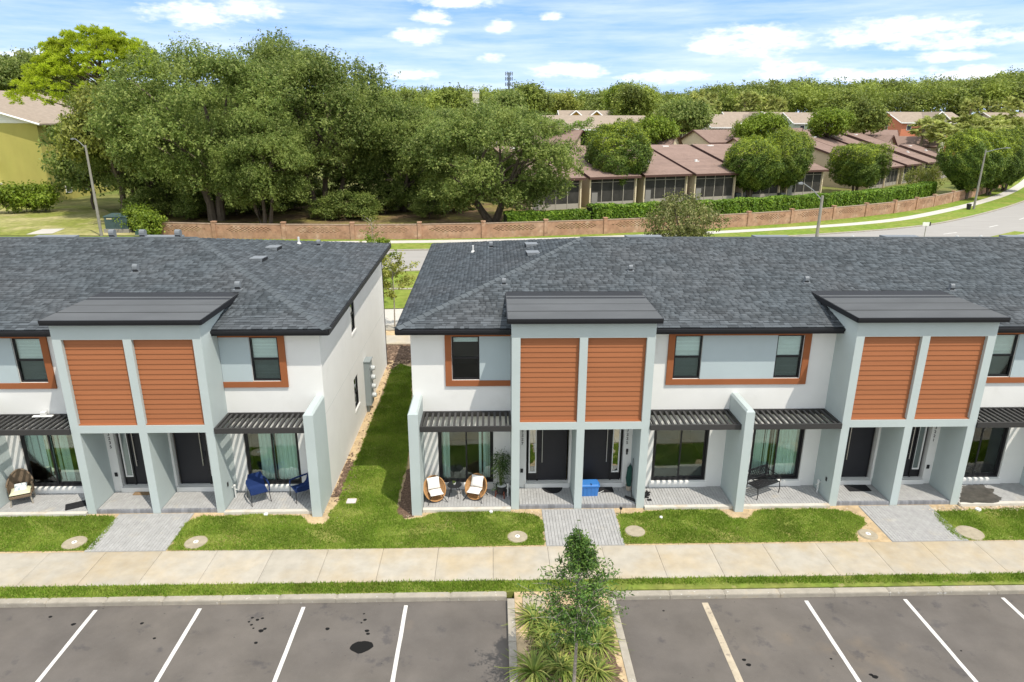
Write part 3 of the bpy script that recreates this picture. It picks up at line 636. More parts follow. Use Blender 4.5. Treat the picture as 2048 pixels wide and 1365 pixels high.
def sash_window(T, x0, x1, z0, z1, y, blind=1.0, slats=True, name='window', hung=True):
    """black single-hung window: frame > two panes, a blind drawn down by the given share"""
    f = .045; zm = (z0+z1)/2; mb = MB()
    mb.box(x0, x0+f, y-.02, y+.05, z0, z1).box(x1-f, x1, y-.02, y+.05, z0, z1).box(x0+f, x1-f, y-.02, y+.05, z1-f, z1).box(x0+f, x1-f, y-.02, y+.05, z0, z0+f*1.3).box(x0+f, x1-f, y-.015, y+.045, zm-.03, zm+.03)
    w = mb.build(name, M_dark, T)
    MB().box(x0+f, x1-f, y+.012, y+.018, zm+.03, z1-f).build('pane', M_glass, w); MB().box(x0+f, x1-f, y+.028, y+.034, z0+f*1.3, zm-.03).build('pane', M_glass3, w)
    if blind > 0:
        b = MB(); n = int((z1-z0)*blind/.048); zz = z1-f
        b.box(x0+f, x1-f, y+.07, y+.11, z1-f-.03, z1-f)
        for i in range(n):
            za = z1-f-.04-i*.048; b.hexa([(x0+f+.005, y+.072, za-.040), (x1-f-.005, y+.072, za-.040), (x1-f-.005, y+.088, za-.002), (x0+f+.005, y+.088, za-.002), (x0+f+.005, y+.069, za-.038), (x1-f-.005, y+.069, za-.038), (x1-f-.005, y+.085, za), (x0+f+.005, y+.085, za)])
        b.build('blind', M_curt, w)
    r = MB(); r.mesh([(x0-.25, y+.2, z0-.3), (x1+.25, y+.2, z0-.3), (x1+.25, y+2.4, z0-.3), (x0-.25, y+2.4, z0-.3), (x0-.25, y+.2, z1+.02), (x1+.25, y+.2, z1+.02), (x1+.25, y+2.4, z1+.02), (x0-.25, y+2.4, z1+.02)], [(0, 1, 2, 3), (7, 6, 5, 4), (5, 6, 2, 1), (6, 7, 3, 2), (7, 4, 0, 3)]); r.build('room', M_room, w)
    return w
def curtain(w, x0, x1, z0, z1, y, wave=.035, pitch=.13, gaps=False):
    mb = MB()
    if gaps:
        x = x0
        while x < x1-.03:
            a = random.uniform(-.5, .9); d = .045; dx = d*math.cos(a); dy = d*math.sin(a)
            mb.face([(x+.045-dx, y-dy, z0), (x+.045+dx, y+dy, z0), (x+.045+dx, y+dy, z1), (x+.045-dx, y-dy, z1)]); x += random.choice((.085, .085, .09, .15))
    else:
        n = max(4, int((x1-x0)/.03)); pts = [(x0+(x1-x0)*i/n, y+wave*math.sin(2*math.pi*(x0+(x1-x0)*i/n)/pitch)) for i in range(n+1)]
        for a, b in zip(pts, pts[1:]): mb.face([(*a, z0), (*b, z0), (*b, z1), (*a, z1)])
    return mb.build('curtain', M_curt, w)
def slider(T, x0, x1, z0, z1, y, curt=(), sash_front='left'):
    """two-panel sliding glass door: frame > panes, curtains, room behind"""
    f = .055; xm = (x0+x1)/2; mb = MB()
    mb.box(x0, x0+f, y-.02, y+.1, z0, z1).box(x1-f, x1, y-.02, y+.1, z0, z1).box(x0+f, x1-f, y-.02, y+.1, z1-f, z1).box(x0+f, x1-f, y-.02, y+.1, z0, z0+f)
    ya, yb_ = (y-.005, y+.045) if sash_front == 'left' else (y+.045, y-.005)
    for (a, b, yy) in ((x0+f, xm+.04, ya), (xm-.04, x1-f, yb_)):
        mb.box(a, a+.05, yy, yy+.04, z0+f, z1-f).box(b-.05, b, yy, yy+.04, z0+f, z1-f).box(a+.05, b-.05, yy, yy+.04, z0+f, z0+f+.07).box(a+.05, b-.05, yy, yy+.04, z1-f-.06, z1-f)
    w = mb.build('sliding_door', M_dark, T)
    for (a, b, yy) in ((x0+f, xm+.04, ya), (xm-.04, x1-f, yb_)): MB().box(a+.05, b-.05, yy+.017, yy+.023, z0+f+.07, z1-f-.06).build('pane', M_glass2, w)
    for (a, b, g) in curt: curtain(w, a, b, z0+.06, z1-.05, y+.22, gaps=g)
    r = MB(); X0, X1, Y0, Y1 = x0-.5, x1+.4, y+.24 if False else y+.2, y+3.2
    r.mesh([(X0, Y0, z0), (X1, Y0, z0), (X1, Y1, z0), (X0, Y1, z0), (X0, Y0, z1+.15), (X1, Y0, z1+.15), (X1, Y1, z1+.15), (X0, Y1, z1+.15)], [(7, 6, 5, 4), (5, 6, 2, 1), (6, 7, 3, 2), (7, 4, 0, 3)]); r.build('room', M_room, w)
    MB().box(X0, X1, Y0, Y1, z0-.05, z0-.001).build('room_floor', M_floor, w)
    return w
def front_door(T, xa, xb, side, z0, z1, y, num=None, numx=None):
    """dark slab door with long pull bar and one glazed sidelight, set back in the wall; side = -1 sidelight on the left"""
    w = xb-xa; sl = .30; fr = MB(); fr.box(xa, xa+.03, y-.03, y+.06, z0, z1).box(xb-.03, xb, y-.03, y+.06, z0, z1).box(xa+.03, xb-.03, y-.03, y+.06, z1-.03, z1)
    if side < 0: d0, d1, s0, s1 = xa+sl+.06, xb-.03, xa+.03, xa+sl
    else: d0, d1, s0, s1 = xa+.03, xb-sl-.06, xb-sl, xb-.03
    m0, m1 = (s1, d0) if side < 0 else (d1, s0)
    fr.box(m0, m1, y-.045, y+.06, z0-.0, z1-.03); fr.box(s0, s1, y-.005, y+.06, z0, z0+.28)
    D = fr.build('door_frame', M_dark, T)
    MB().box(d0, d1, y, y+.05, z0+.004, z1-.03).build('door_slab', M_door, D)
    g = MB(); e = .04; g.box(s0, s0+e, y-.012, y+.04, z0+.28, z1-.03).box(s1-e, s1, y-.012, y+.04, z0+.28, z1-.03).box(s0+e, s1-e, y-.012, y+.04, z0+.28, z0+.28+e*1.2); g.build('sidelight_frame', M_white, D)
    MB().box(s0+e, s1-e, y+.012, y+.018, z0+.28+e*1.2, z1-.03).build('sidelight_pane', glassmat('mirror_glass', (.25, .28, .27), .35), D)
    hx = d0+.13 if side < 0 else d1-.13
    h = MB(); h.tube([(hx, y-.07, z0+.72), (hx, y-.07, z1-.18)], .016, 8).tube([(hx, y-.07, z0+.9), (hx, y+.01, z0+.9)], .01, 6).tube([(hx, y-.07, z1-.4), (hx, y+.01, z1-.4)], .01, 6); h.build('pull_bar', M_steel, D)
    MB().box(hx-.10 if side < 0 else hx+.03, hx-.035 if side < 0 else hx+.10, y-.03, y, z0+1.05, z0+1.2).build('door_lock', M_ventd, D)
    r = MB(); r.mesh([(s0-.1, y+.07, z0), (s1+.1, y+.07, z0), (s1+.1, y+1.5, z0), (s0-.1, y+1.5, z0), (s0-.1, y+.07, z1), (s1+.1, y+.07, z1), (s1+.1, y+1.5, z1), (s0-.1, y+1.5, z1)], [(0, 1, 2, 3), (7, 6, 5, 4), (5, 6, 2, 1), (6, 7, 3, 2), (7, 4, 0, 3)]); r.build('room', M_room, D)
    return D
def house_number(T, txt, x, z, y, size=.15, step=.155):
    mb = None
    for i, ch in enumerate(txt):
        text_mesh(ch, size, M_black, 'house_number', T, Matrix.Translation((x, y-.008, z-step*i)) @ Matrix.Rotation(math.pi/2, 4, 'X'), .006)
def entry_box(T, c):
    """projecting pair of entries: three fins, sill band, header; lap siding panels; near-flat roof"""
    f = [(c-2.2, c-1.94), (c-.125, c+.125), (c+1.94, c+2.2)]; mb = MB()
    for i, (a, b) in enumerate(f): mb.box(a, b, YB, 22.6 if i != 1 else YW-.002, -.15, 6.42)
    for a, b in ((f[0][1], f[1][0]), (f[1][1], f[2][0])):
        mb.box(a, b, YB, YW-.002, 2.87, 3.12); mb.box(a, b, YB, YB+.5, 5.93, 6.42)
    E = mb.build('entry_surround', M_blue, T)
    for a, b in ((f[0][1], f[1][0]), (f[1][1], f[2][0])):
        P = MB().box(a, b, YB+.15, YB+.2, 3.12, 5.93).box(a, b, YB+.03, YB+.149, 3.121, 3.15).build('siding_panel', M_side, T)
        n = 17; h = (5.93-3.15)/n
        for i in range(n): piece('plank', M_side, P, ((a+b)/2, YB+.118, 3.148+h*i), (b-a-.006, .026, h+.012), rx=-.12)
    R = MB().hexa([(c-2.32, YB-.16, 6.42), (c+2.32, YB-.16, 6.42), (c+2.32, 23.0, 6.46), (c-2.32, 23.0, 6.46), (c-2.32, YB-.16, 6.575), (c+2.32, YB-.16, 6.575), (c+2.32, 23.0, 6.62), (c-2.32, 23.0, 6.62)]).build('entry_roof', M_fas, T)
    y0 = YB-.17; edges = [y0, y0+.82, y0+1.68, y0+2.55, 23.02]
    for i in range(4):
        a, b = edges[i], edges[i+1]+.05; za = 6.577+.02*i*.35; MB().hexa([(c-2.33, a, za), (c+2.33, a, za), (c+2.33, b, za+.008), (c-2.33, b, za+.008), (c-2.33, a, za+.012), (c+2.33, a, za+.012), (c+2.33, b, za+.016), (c-2.33, b, za+.016)]).build('roof_sheet', M_roll, R)
    for yy in edges[1:4]: MB().box(c-2.325, c+2.325, yy-.004, yy+.006, 6.55, 6.607).build('roof_seam', mat('seam_tar', (.045, .046, .048), .9), R)
    MB().box(c-2.34, c+2.34, YB-.2, YB-.161, 6.43, 6.50).box(c-2.34, c+2.34, YB-.22, YB-.161, 6.505, 6.588).build('drip_edge', M_fas, R)
    for s in (-1, 1):
        a, b = sorted((c+s*2.325, c+s*2.355)); MB().box(a, b, YB-.16, 22.9, 6.43, 6.588).build('drip_edge', M_fas, R)
def pergola(T, x0, x1, n=15):
    y0, y1, z0, z1 = YB-.05, YW-.003, 2.84, 3.02; f = .06
    P = MB().box(x0, x1, y0, y0+f, z0, z1).box(x0, x1, y1-f, y1, z0, z1).box(x0, x0+f, y0+f, y1-f, z0, z1).box(x1-f, x1, y0+f, y1-f, z0, z1).build('pergola', M_perg, T)
    st = (x1-x0-2*f)/n
    for i in range(n): piece('slat', M_perg, P, (x0+f+st*(i+.5), (y0+y1)/2, z1-.085), (.075, y1-y0-2*f-.004, .07))
def divider(T, x0, x1, m=None):
    mb = MB(); y0, y1, zt, e = YP, YW-.002, 3.55, .05
    mb.box(x0, x1, y0, y1, -.15, zt); mb.hexa([(x0, y0, zt), (x1, y0, zt), (x1, y1, zt), (x0, y1, zt), (x0+e, y0+e, zt+.07), (x1-e, y0+e, zt+.07), (x1-e, y1, zt+.07), (x0+e, y1, zt+.07)]); mb.build('porch_divider', m or M_blue, T)
def porch_floor(T, x0, x1, z=.10, y0=19.72, riser=False):
    Fl = MB().box(x0+.002, x1-.002, y0+.01, YW-.004, -.15, z-.02).build('porch_floor', M_joint, T)
    pavers(Fl, x0+.01, x1-.01, y0+.07, YW-.01, z, h=.03)
    if riser:
        n = int((x1-x0)/.1); w = (x1-x0)/n
        for i in range(n): piece('riser_paver', M_paver2, Fl, (x0+w*(i+.5), y0+.03, -.02), (w-.006, .075, z+.015+random.uniform(-.003, .003)))
    else: MB().box(x0+.003, x1-.003, y0-.1, y0+.06, -.15, z-.01).build('edge_beam', mat('beam_concrete', (.56, .53, .47), .9, var=.1, vscale=3, stains=[dict(scale=2.2, lo=.55, hi=.68, amt=.6, col=(.45, .36, .24))]), Fl)

def townhouse(name, label, x0, x1, boxes, parts_, hip_left, hip_right, shx, sliders, wins, doors, decks, pergs):
    T = thing(name, label, 'townhouses', ((x0+x1)/2, 27, -.15), group=None)
    ops = []; bands = []
    for (a, b, *_r) in sliders: ops.append((a, b, .31, 2.42))
    for (a, b, *_r) in wins: ops.append((a, b, 4.12, 5.62))
    for (a, b, s) in doors: ops.append((a, b, .30, 2.52))
    mb = MB(); wall_open(mb, lambda u, z, d: (u, YW+d, z), x0, x1, -.15, 5.83, .22, ops)
    if hip_right:
        eo = [e[:4] for e in END_OPEN]; wall_open(mb, lambda u, z, d: (x1-d, u, z), YW+.2201, 34.0, -.15, 5.83, .2, eo)
    else: mb.box(x1-.2, x1, YW+.22, 34.0, -.15, 5.83)
    if hip_left: mb.box(x0, x0+.2, YW+.22, 34.0, -.15, 5.83)
    mb.box(x0, x1, 33.8, 33.999, -.15, 5.83); Wl = mb.build('wall', M_stuc, T)
    roof = build_roof(T, x0-.38 if hip_left else x0, x1+.38 if hip_right else x1, hip_left, hip_right, shx)
    for c in boxes: entry_box(T, c)
    for (a, b, m_) in parts_: divider(T, a, b, m_)
    for (a, b, n_) in pergs: pergola(T, a, b, n_)
    for (a, b, rs) in decks: porch_floor(T, a, b, .125 if rs else .10, 19.78 if rs else 19.72, rs)
    for (a, b, cu) in sliders:
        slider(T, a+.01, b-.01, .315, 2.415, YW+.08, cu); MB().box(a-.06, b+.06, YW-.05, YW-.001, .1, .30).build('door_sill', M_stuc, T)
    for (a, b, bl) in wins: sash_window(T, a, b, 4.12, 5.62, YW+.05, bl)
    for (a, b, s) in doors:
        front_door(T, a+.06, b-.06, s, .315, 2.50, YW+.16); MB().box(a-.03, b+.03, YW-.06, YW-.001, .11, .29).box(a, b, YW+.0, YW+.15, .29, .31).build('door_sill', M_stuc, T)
    return T, roof
def band(T, x0, x1, left=True, right=True, panels=()):
    """rust surround of an upper window with pale panels set between"""
    mb = MB(); y0, y1 = YW-.06, YW-.001; mb.box(x0, x1, y0, y1, 3.92, 4.11).box(x0, x1, y0, y1, 5.63, 5.80)
    if left: mb.box(x0, x0+.21, y0, y1, 4.11, 5.63)
    if right: mb.box(x1-.21, x1, y0, y1, 4.11, 5.63)
    B_ = mb.build('window_surround', M_brown, T)
    for a, b in panels: MB().box(a, b, YW-.03, YW-.001, 4.111, 5.629).build('infill_panel', M_pan, T)

gxp = lambda px, py, X: (lambda r: (r[1]*X/r[0], r[2]*X/r[0]+H))(ray(px, py))
a = gxp(702, 650, -5.55); b = gxp(708, 650, -5.55)
u0 = gxp(699, 600, -5.55)[0]; u1 = gxp(708, 640, -5.55)[0]; l0 = gxp(708, 770, -5.55)[0]; l1 = gxp(717, 770, -5.55)[0]
END_OPEN = [(u0, u0+.8, 4.2, 5.6), (l0, l0+.85, 1.05, 2.35)]
C1 = -10.95
TL, roofL = townhouse('townhouse_row', 'white and blue-grey townhouse row whose bare white end wall carries a meter bank', -27, -5.55, [C1],
    [(-5.86, -5.551, M_blue), (-16.4, -16.1, None)], False, True, (-21.5, 0),
    [(-8.35, -6.55, [(-7.4, -6.6, False), (-7.95, -7.45, False)]), (-15.7, -13.9, [(-15.65, -14.85, True), (-14.75, -14.3, True)])],
    [(-7.78, -6.88, 1.0), (-15.2, -14.3, 1.0)],
    [(C1-1.66, C1-.2, -1), (C1+.2, C1+1.66, 1)],
    [(-16.09, C1-2.21, False), (C1-1.93, C1-.13, True), (C1+.13, C1+1.93, True), (C1+2.21, -5.87, False)],
    [(-16.08, C1-2.22, 14), (C1+2.22, -5.875, 15)])
band(TL, C1+2.21, -6.66, False, True, [(C1+2.21, -7.785)]); band(TL, -18.6, -14.08, True, True, [(-18.39, -15.205)])
TR, roofR = townhouse('townhouse_row', 'white and blue-grey townhouse row with entries numbered 3227, 3225 and 3221', -2.65, 32, [2.78, 13.4],
    [(-2.648, -2.33, M_blue), (7.93, 8.21, M_blue), (18.6, 18.88, M_blue)], True, False, (-4, 23.5),
    [(-1.87, 0.0, [(-1.8, -1.5, False), (-.5, -.05, True)]), (5.46, 7.36, []), (8.86, 10.66, [(8.9, 9.75, True), (9.8, 10.6, False)]), (16.0, 17.8, [(16.8, 17.75, False), (16.05, 16.7, False)])],
    [(-1.33, -.44, .1), (5.92, 6.82, 1.0), (9.28, 10.16, .95), (16.4, 17.3, 1.0)],
    [(2.78-1.66, 2.78-.2, -1), (2.78+.2, 2.78+1.66, 1), (13.4-1.66, 13.4-.2, -1), (13.4+.2, 13.4+1.66, 1)],
    [(-2.32, .57, False), (.85, 2.65, True), (2.91, 4.71, True), (4.99, 7.92, False), (8.22, 11.19, False), (11.47, 13.27, True), (13.53, 15.33, True), (15.61, 18.59, False)],
    [(-2.32, .565, 15), (5.0, 7.92, 14), (8.22, 11.185, 14), (15.62, 18.59, 14)])
band(TR, -1.55, .57, True, False, [(-.435, .57)]); band(TR, 5.7, 10.38, True, True, [(6.825, 9.275)]); band(TR, 16.18, 20.6, True, True, [(17.305, 20.39)])
house_number(TL, '3235', C1-1.8, 2.22, YW); house_number(TR, '3227', .985, 2.22, YW); house_number(TR, '3225', 4.55, 2.22, YW); house_number(TR, '3221', 15.17, 2.22, YW)
for (T, x, z) in ((TL, C1-1.79, .78), (TR, .97, .78), (TR, 15.17, .78)): MB().box(x-.045, x+.045, YW-.03, YW-.001, z-.07, z+.07).build('outlet_cover', M_black, T)
MB().box(4.53, 4.6, YW-.035, YW-.001, 1.47, 1.57).box(4.54, 4.59, YW-.02, YW-.001, 1.36, 1.46).build('doorbell', M_black, TR)
for (T, x, y, s) in ((TL, C1+2.2, 20.5, 1), (TR, .57, 20.4, -1), (TR, 11.2, 20.45, -1)):
    X = x+s*.09; MB().tube([(X, y, .1), (X, y, .55)], .028, 8).tube([(X, y, .42), (X+s*.09, y-.02, .42)], .018, 6).tube([(X-s*.09, y, .5), (X, y, .5)], .02, 6).lathe([(.045, 0), (.045, .04), (.02, .06)], 8, (X, y, .54)).build('standpipe', M_lead, T)
    MB().box(x+(0 if s > 0 else -.02), x+(.02 if s > 0 else 0), y-.35, y-.27, .72, .86).build('wall_bracket', M_black, T)
# end wall: windows, control joint, meter bank
def end_window(T, ya, yb_, z0, z1):
    x = -5.55; f = .05; zm = (z0+z1)/2; mb = MB()
    mb.box(x-.1, x-.03, ya, ya+f, z0, z1).box(x-.1, x-.03, yb_-f, yb_, z0, z1).box(x-.1, x-.03, ya+f, yb_-f, z1-f, z1).box(x-.1, x-.03, ya+f, yb_-f, z0, z0+f).box(x-.095, x-.035, ya+f, yb_-f, zm-.03, zm+.03)
    w = mb.build('window', M_dark, T); MB().box(x-.07, x-.064, ya+f, yb_-f, zm+.03, z1-f).build('pane', M_glass2, w); MB().box(x-.085, x-.079, ya+f, yb_-f, z0+f, zm-.03).build('pane', M_glass2, w)
    MB().box(x-.5, x-.2, ya-.2, yb_+.2, z0-.2, z1+.2).build('room', M_room, w); MB().box(x-.02, x+.03, ya-.06, yb_+.06, z0-.1, z0-.001).build('sill', M_stuc, w)
for (ya, yb_, z0, z1) in END_OPEN: end_window(TL, ya, yb_, z0, z1)
MB().box(-5.552, -5.546, YW, 34, 2.935, 2.945).build('control_joint', mat('joint_shadow', (.45, .45, .44), .9), TL)
def meters():
    y0 = gxp(737, 780, -5.4)[0]; y1 = y0+.62; x0 = -5.549; B_ = MB().box(x0, x0+.25, y0, y1, .35, 2.35).box(x0, x0+.29, y0-.03, y1+.03, 2.351, 2.39).box(x0, x0+.12, y0+.15, y0+.3, -.1, .349).build('meter_bank', M_meter, TL)
    for i in range(4):
        z = 1.95-.42*i; c = (x0+.25, y1-.2, z); 
        mb = MB(); mb.tube([(c[0], c[1], z), (c[0]+.07, c[1], z)], .13, 14); mt = mb.build('meter', M_mring, B_)
        MB().tube([(c[0]+.071, c[1], z), (c[0]+.16, c[1], z)], [.11, .09], 14).build('meter_dial', mat('meter_glass', (.55, .58, .58), .15), B_)
    for i in range(5): MB().box(x0+.251, x0+.256, y0+.03, y1-.03, .44+.4*i, .45+.4*i).build('panel_seam', M_ventd, B_)
meters()
# roof vents
for (px, py, s) in ((273, 545, 1.0), (477, 580, 1.0)): hood_vent(roofL, on_roof(px, py), s)
for (px, py, s) in ((1261, 543, .8), (1008, 570, .8), (1612, 566, .8), (1902, 581, .8)): hood_vent(roofR, on_roof(px, py), s)
def hip_pt(px, py, c0, c1, top):
    c0, c1, top = Vector(c0), Vector(c1), Vector(top); n = (c1-c0).cross(top-c0).normalized(); n = n if n.z > 0 else -n; r = Vector(ray(px, py)); o = Vector((0, 0, H)); t = (c0-o).dot(n)/r.dot(n); return o+r*t, n
HR = ((-5.17, 20.55, 6.0), (-5.17, 34.5, 6.3), (-11.67, 27.3, 7.75)); HL = ((-3.03, 20.55, 6.0), (-3.03, 34.5, 6.3), (3.52, 27.3, 7.75))
for (px, py) in ((517, 519), (547, 497)):
    p, n = hip_pt(px, py, *HR); D = Vector((n.x, n.y, 0)).normalized(); D = D-n*D.dot(n); box_vent(roofL, p, n.cross(D), D, n)
for (px, py) in ((1066, 508), (1063, 491)):
    p, n = hip_pt(px, py, *HL); D = Vector((n.x, n.y, 0)).normalized(); D = D-n*D.dot(n); box_vent(roofR, p, n.cross(D), D, n)
p, n = hip_pt(638, 492, *HR); hood_vent(roofL, p, .9); p, n = hip_pt(598, 488, *HR); pipe_vent(roofL, p)
p, n = hip_pt(982, 496, *HL); hood_vent(roofR, p, .9); p, n = hip_pt(946, 505, *HL); pipe_vent(roofR, p)
def back_z(x, y): return ROOF['zr']+(y-27.3)*(ROOF['zb']-ROOF['zr'])/7.2
for x in (-15.2, -14.0, -12.6): hood_vent(roofL, (x, 27.75, back_z(x, 27.75)), 1.2)
for x in (-17.5, -13.3): box_vent(roofL, (x, 27.75, back_z(x, 27.75)), (-1, 0, 0), (0, 1, -.2), (0, .2, 1), w=1.6, l=.6)
for x in (6.2, 11.5, 16.9, 22): box_vent(roofR, (x, 27.75, back_z(x, 27.75)), (-1, 0, 0), (0, 1, -.2), (0, .2, 1), w=1.5, l=.6)
for x in (14.9, 19.3, 20.3): pipe_vent(roofR, (x, 27.8, back_z(x, 27.8)), h=.12, r=.05)
# ------------------------------------------------------------------ things on the porches
def rbox(mb, c, s, rx=0, ry=0, rz=0, mi=0):
    R = Matrix.Rotation(rz, 3, 'Z') @ Matrix.Rotation(rx, 3, 'X') @ Matrix.Rotation(ry, 3, 'Y'); c = Vector(c)
    P = [c+R @ Vector((sx_*s[0]/2, sy_*s[1]/2, sz_*s[2]/2)) for sz_ in (-1, 1) for sx_, sy_ in ((-1, -1), (1, -1), (1, 1), (-1, 1))]
    return mb.hexa([tuple(p) for p in P], mi)
def cushion(mb, c, s, rx=0, rz=0, ry=0):
    """pillow form: bulged middle, thin edges"""
    R = Matrix.Rotation(rz, 3, 'Z') @ Matrix.Rotation(rx, 3, 'X') @ Matrix.Rotation(ry, 3, 'Y'); c = Vector(c); n = 8; base = len(mb.v); V = []
    for sg in (1, -1):
        for i in range(n+1):
            for j in range(n+1):
                u = -1+2*i/n; v = -1+2*j/n; h = ((1-u**4)*(1-v**4))**.5; pu = 1-.06*(1-abs(v))*abs(u)**6; V.append(c+R @ Vector((u*pu*s[0]/2, v*s[1]/2, sg*(h*s[2]/2+.002))))
    m_ = (n+1)**2; Fs = []
    for i in range(n):
        for j in range(n):
            a = i*(n+1)+j; Fs.append((a, a+n+1, a+n+2, a+1)); Fs.append((m_+a, m_+a+1, m_+a+n+2, m_+a+n+1))
    mb.mesh([tuple(p) for p in V], Fs); return mb
M_ratt = mat('rattan', (.42, .22, .085), .65, var=.25, vscale=40, spec=.3); M_weave = mat('rattan_weave', (.40, .235, .11), .75, var=.45, vscale=55, bump=.6, bscale=70, spec=.2)
M_cush = mat('white_cushion', (.78, .76, .72), .95, var=.05, vscale=8, bump=.15, bscale=20, spec=.1); M_navy = mat('navy_sling', (.012, .030, .11), .85, var=.15, vscale=30, spec=.2)
M_wick = mat('grey_brown_wicker', (.17, .125, .085), .8, var=.45, vscale=50, bump=.6, bscale=60, spec=.2); M_crm = mat('cream_cushion', (.62, .62, .44), .95, var=.06, vscale=8, spec=.1)
M_pil = mat('patterned_pillow', (.66, .68, .66), .95, var=.05, vscale=8, spec=.1, stains=[dict(scale=14, lo=.52, hi=.56, amt=.7, col=(.22, .30, .36))])
M_rub = mat('rubber_mat', (.022, .022, .024), .95, var=.3, vscale=30, bump=.4, bscale=80, spec=.15); M_coir = mat('coir_mat', (.25, .17, .10), .95, var=.35, vscale=40, bump=.5, bscale=90, spec=.1)
M_tote = mat('blue_plastic', (.045, .19, .52), .4, var=.05, vscale=4, spec=.5); M_teak = mat('red_wood', (.20, .055, .03), .6, var=.2, vscale=12)
M_bam = leafmat('bamboo_leaf', (.02, .05, .012), (.045, .09, .02), (.10, .15, .04), trans=.2, patch=4)
PZ = .10
def pt(px, py, z=PZ): x, y = gz(px, py, z); return (x, y, z)
def egg_chair(label, loc, rz):
    t = thing('rattan_chair', label, 'chair', loc, rz, 'rattan bowl chairs on the porch'); TL_ = math.radians(52); R = Matrix.Rotation(TL_, 3, 'X'); c = Vector((0, .06, .40))
    rim = []; n = 28
    def sh(r, w):                       # bowl: deeper at the seat, higher at the back
        x = r*.37*math.cos(w); y = r*.43*math.sin(w); z = -.26*(1-r**2.2); return c+R @ Vector((x, y, z))
    mb = MB(); rings = [.05, .3, .55, .78, 1.0]
    for a, b in zip(rings, rings[1:]):
        for j in range(n):
            w0, w1 = 2*math.pi*j/n, 2*math.pi*(j+1)/n; mb.face([sh(a, w0), sh(a, w1), sh(b, w1), sh(b, w0)])
    mb.build('woven_shell', M_weave, t, local=True, smooth=True)
    mb = MB(); mb.tube([sh(1.0, 2*math.pi*j/n) for j in range(n+1)], .02, 7, cap=False); mb.tube([sh(.9, 2*math.pi*j/n) for j in range(n+1)], .008, 5, cap=False)
    for j in range(0, n, 2): mb.tube([sh(r, 2*math.pi*j/n) for r in (.2, .5, .8, 1.0)], .007, 4)
    mb.build('rattan_rim', M_ratt, t, local=True)
    cushion(MB(), (0, -.09, .335), (.44, .36, .10), rx=math.radians(4)).build('seat_cushion', M_cush, t, local=True, smooth=True); cushion(MB(), (0, .19, .54), (.42, .38, .12), rx=math.radians(66)).build('back_cushion', M_cush, t, local=True, smooth=True)
    for sx_, sy_ in ((-1, -1), (1, -1), (-1, 1), (1, 1)): MB().tube([(sx_*.17, sy_*.13, .26), (sx_*.34, sy_*.30, 0)], .012, 7).build('leg', M_black, t, local=True)
    MB().tube([(-.17, -.13, .26), (.17, -.13, .26), (.17, .13, .26), (-.17, .13, .26), (-.17, -.13, .26)], .012, 6).build('leg_frame', M_black, t, local=True)
    return t
p = pt(871, 1000); egg_chair('rattan bowl chair with white cushions, beside the porch divider wall', (p[0], p[1], PZ), .35)
p = pt(951, 996); egg_chair('rattan bowl chair with white cushions, between black table and bamboo plant', (p[0], p[1], PZ), -.32)
def side_table(loc):
    t = thing('side_table', 'small round black side table between the two rattan chairs', 'table', loc)
    MB().lathe([(.235, .42), (.245, .425), (.245, .44), (.235, .445)], 28).build('table_top', M_black, t, local=True)
    for k in range(4): a = .6+k*math.pi/2; MB().tube([(.12*math.cos(a), .12*math.sin(a), .42), (.24*math.cos(a), .24*math.sin(a), 0)], .011, 7).build('leg', M_black, t, local=True)
p = pt(909, 996); side_table((p[0], p[1]+.12, PZ)); TBL = (p[0], p[1]+.12, PZ+.445)
def leaf_quads(C_, Dv, Ln, Wd, sag=0):
    """long leaves: base C_, direction Dv, length, width -> rhombic quads"""
    n = len(C_); Dv = Dv/np.linalg.norm(Dv, axis=1)[:, None]; up = RNG.normal(0, 1, (n, 3)); s = np.cross(Dv, up); s /= np.linalg.norm(s, axis=1)[:, None]
    V = np.zeros((n, 4, 3)); V[:, 0] = C_; V[:, 1] = C_+Dv*(Ln*.45)[:, None]+s*(Wd/2)[:, None]; V[:, 2] = C_+Dv*Ln[:, None]+np.array([0, 0, -1])*(Ln*sag)[:, None]; V[:, 3] = C_+Dv*(Ln*.45)[:, None]-s*(Wd/2)[:, None]
    return V.reshape(-1, 3)
t = thing('succulent', 'small green plant in a white pot on the black side table', 'plant', TBL); MB().lathe([(.035, 0), (.055, .06), (.05, .062), (.03, .05)], 14).build('pot', M_white, t, local=True)
d = RNG.normal(0, 1, (46, 3)); d[:, 2] = abs(d[:, 2])+.3; npmesh('leaves', leaf_quads(np.tile([0, 0, .05], (46, 1)), d, RNG.uniform(.05, .12, 46), RNG.uniform(.015, .035, 46)), 4, leafmat('succulent_leaf', (.06, .13, .02), (.13, .22, .04), (.3, .34, .1), patch=8), t)
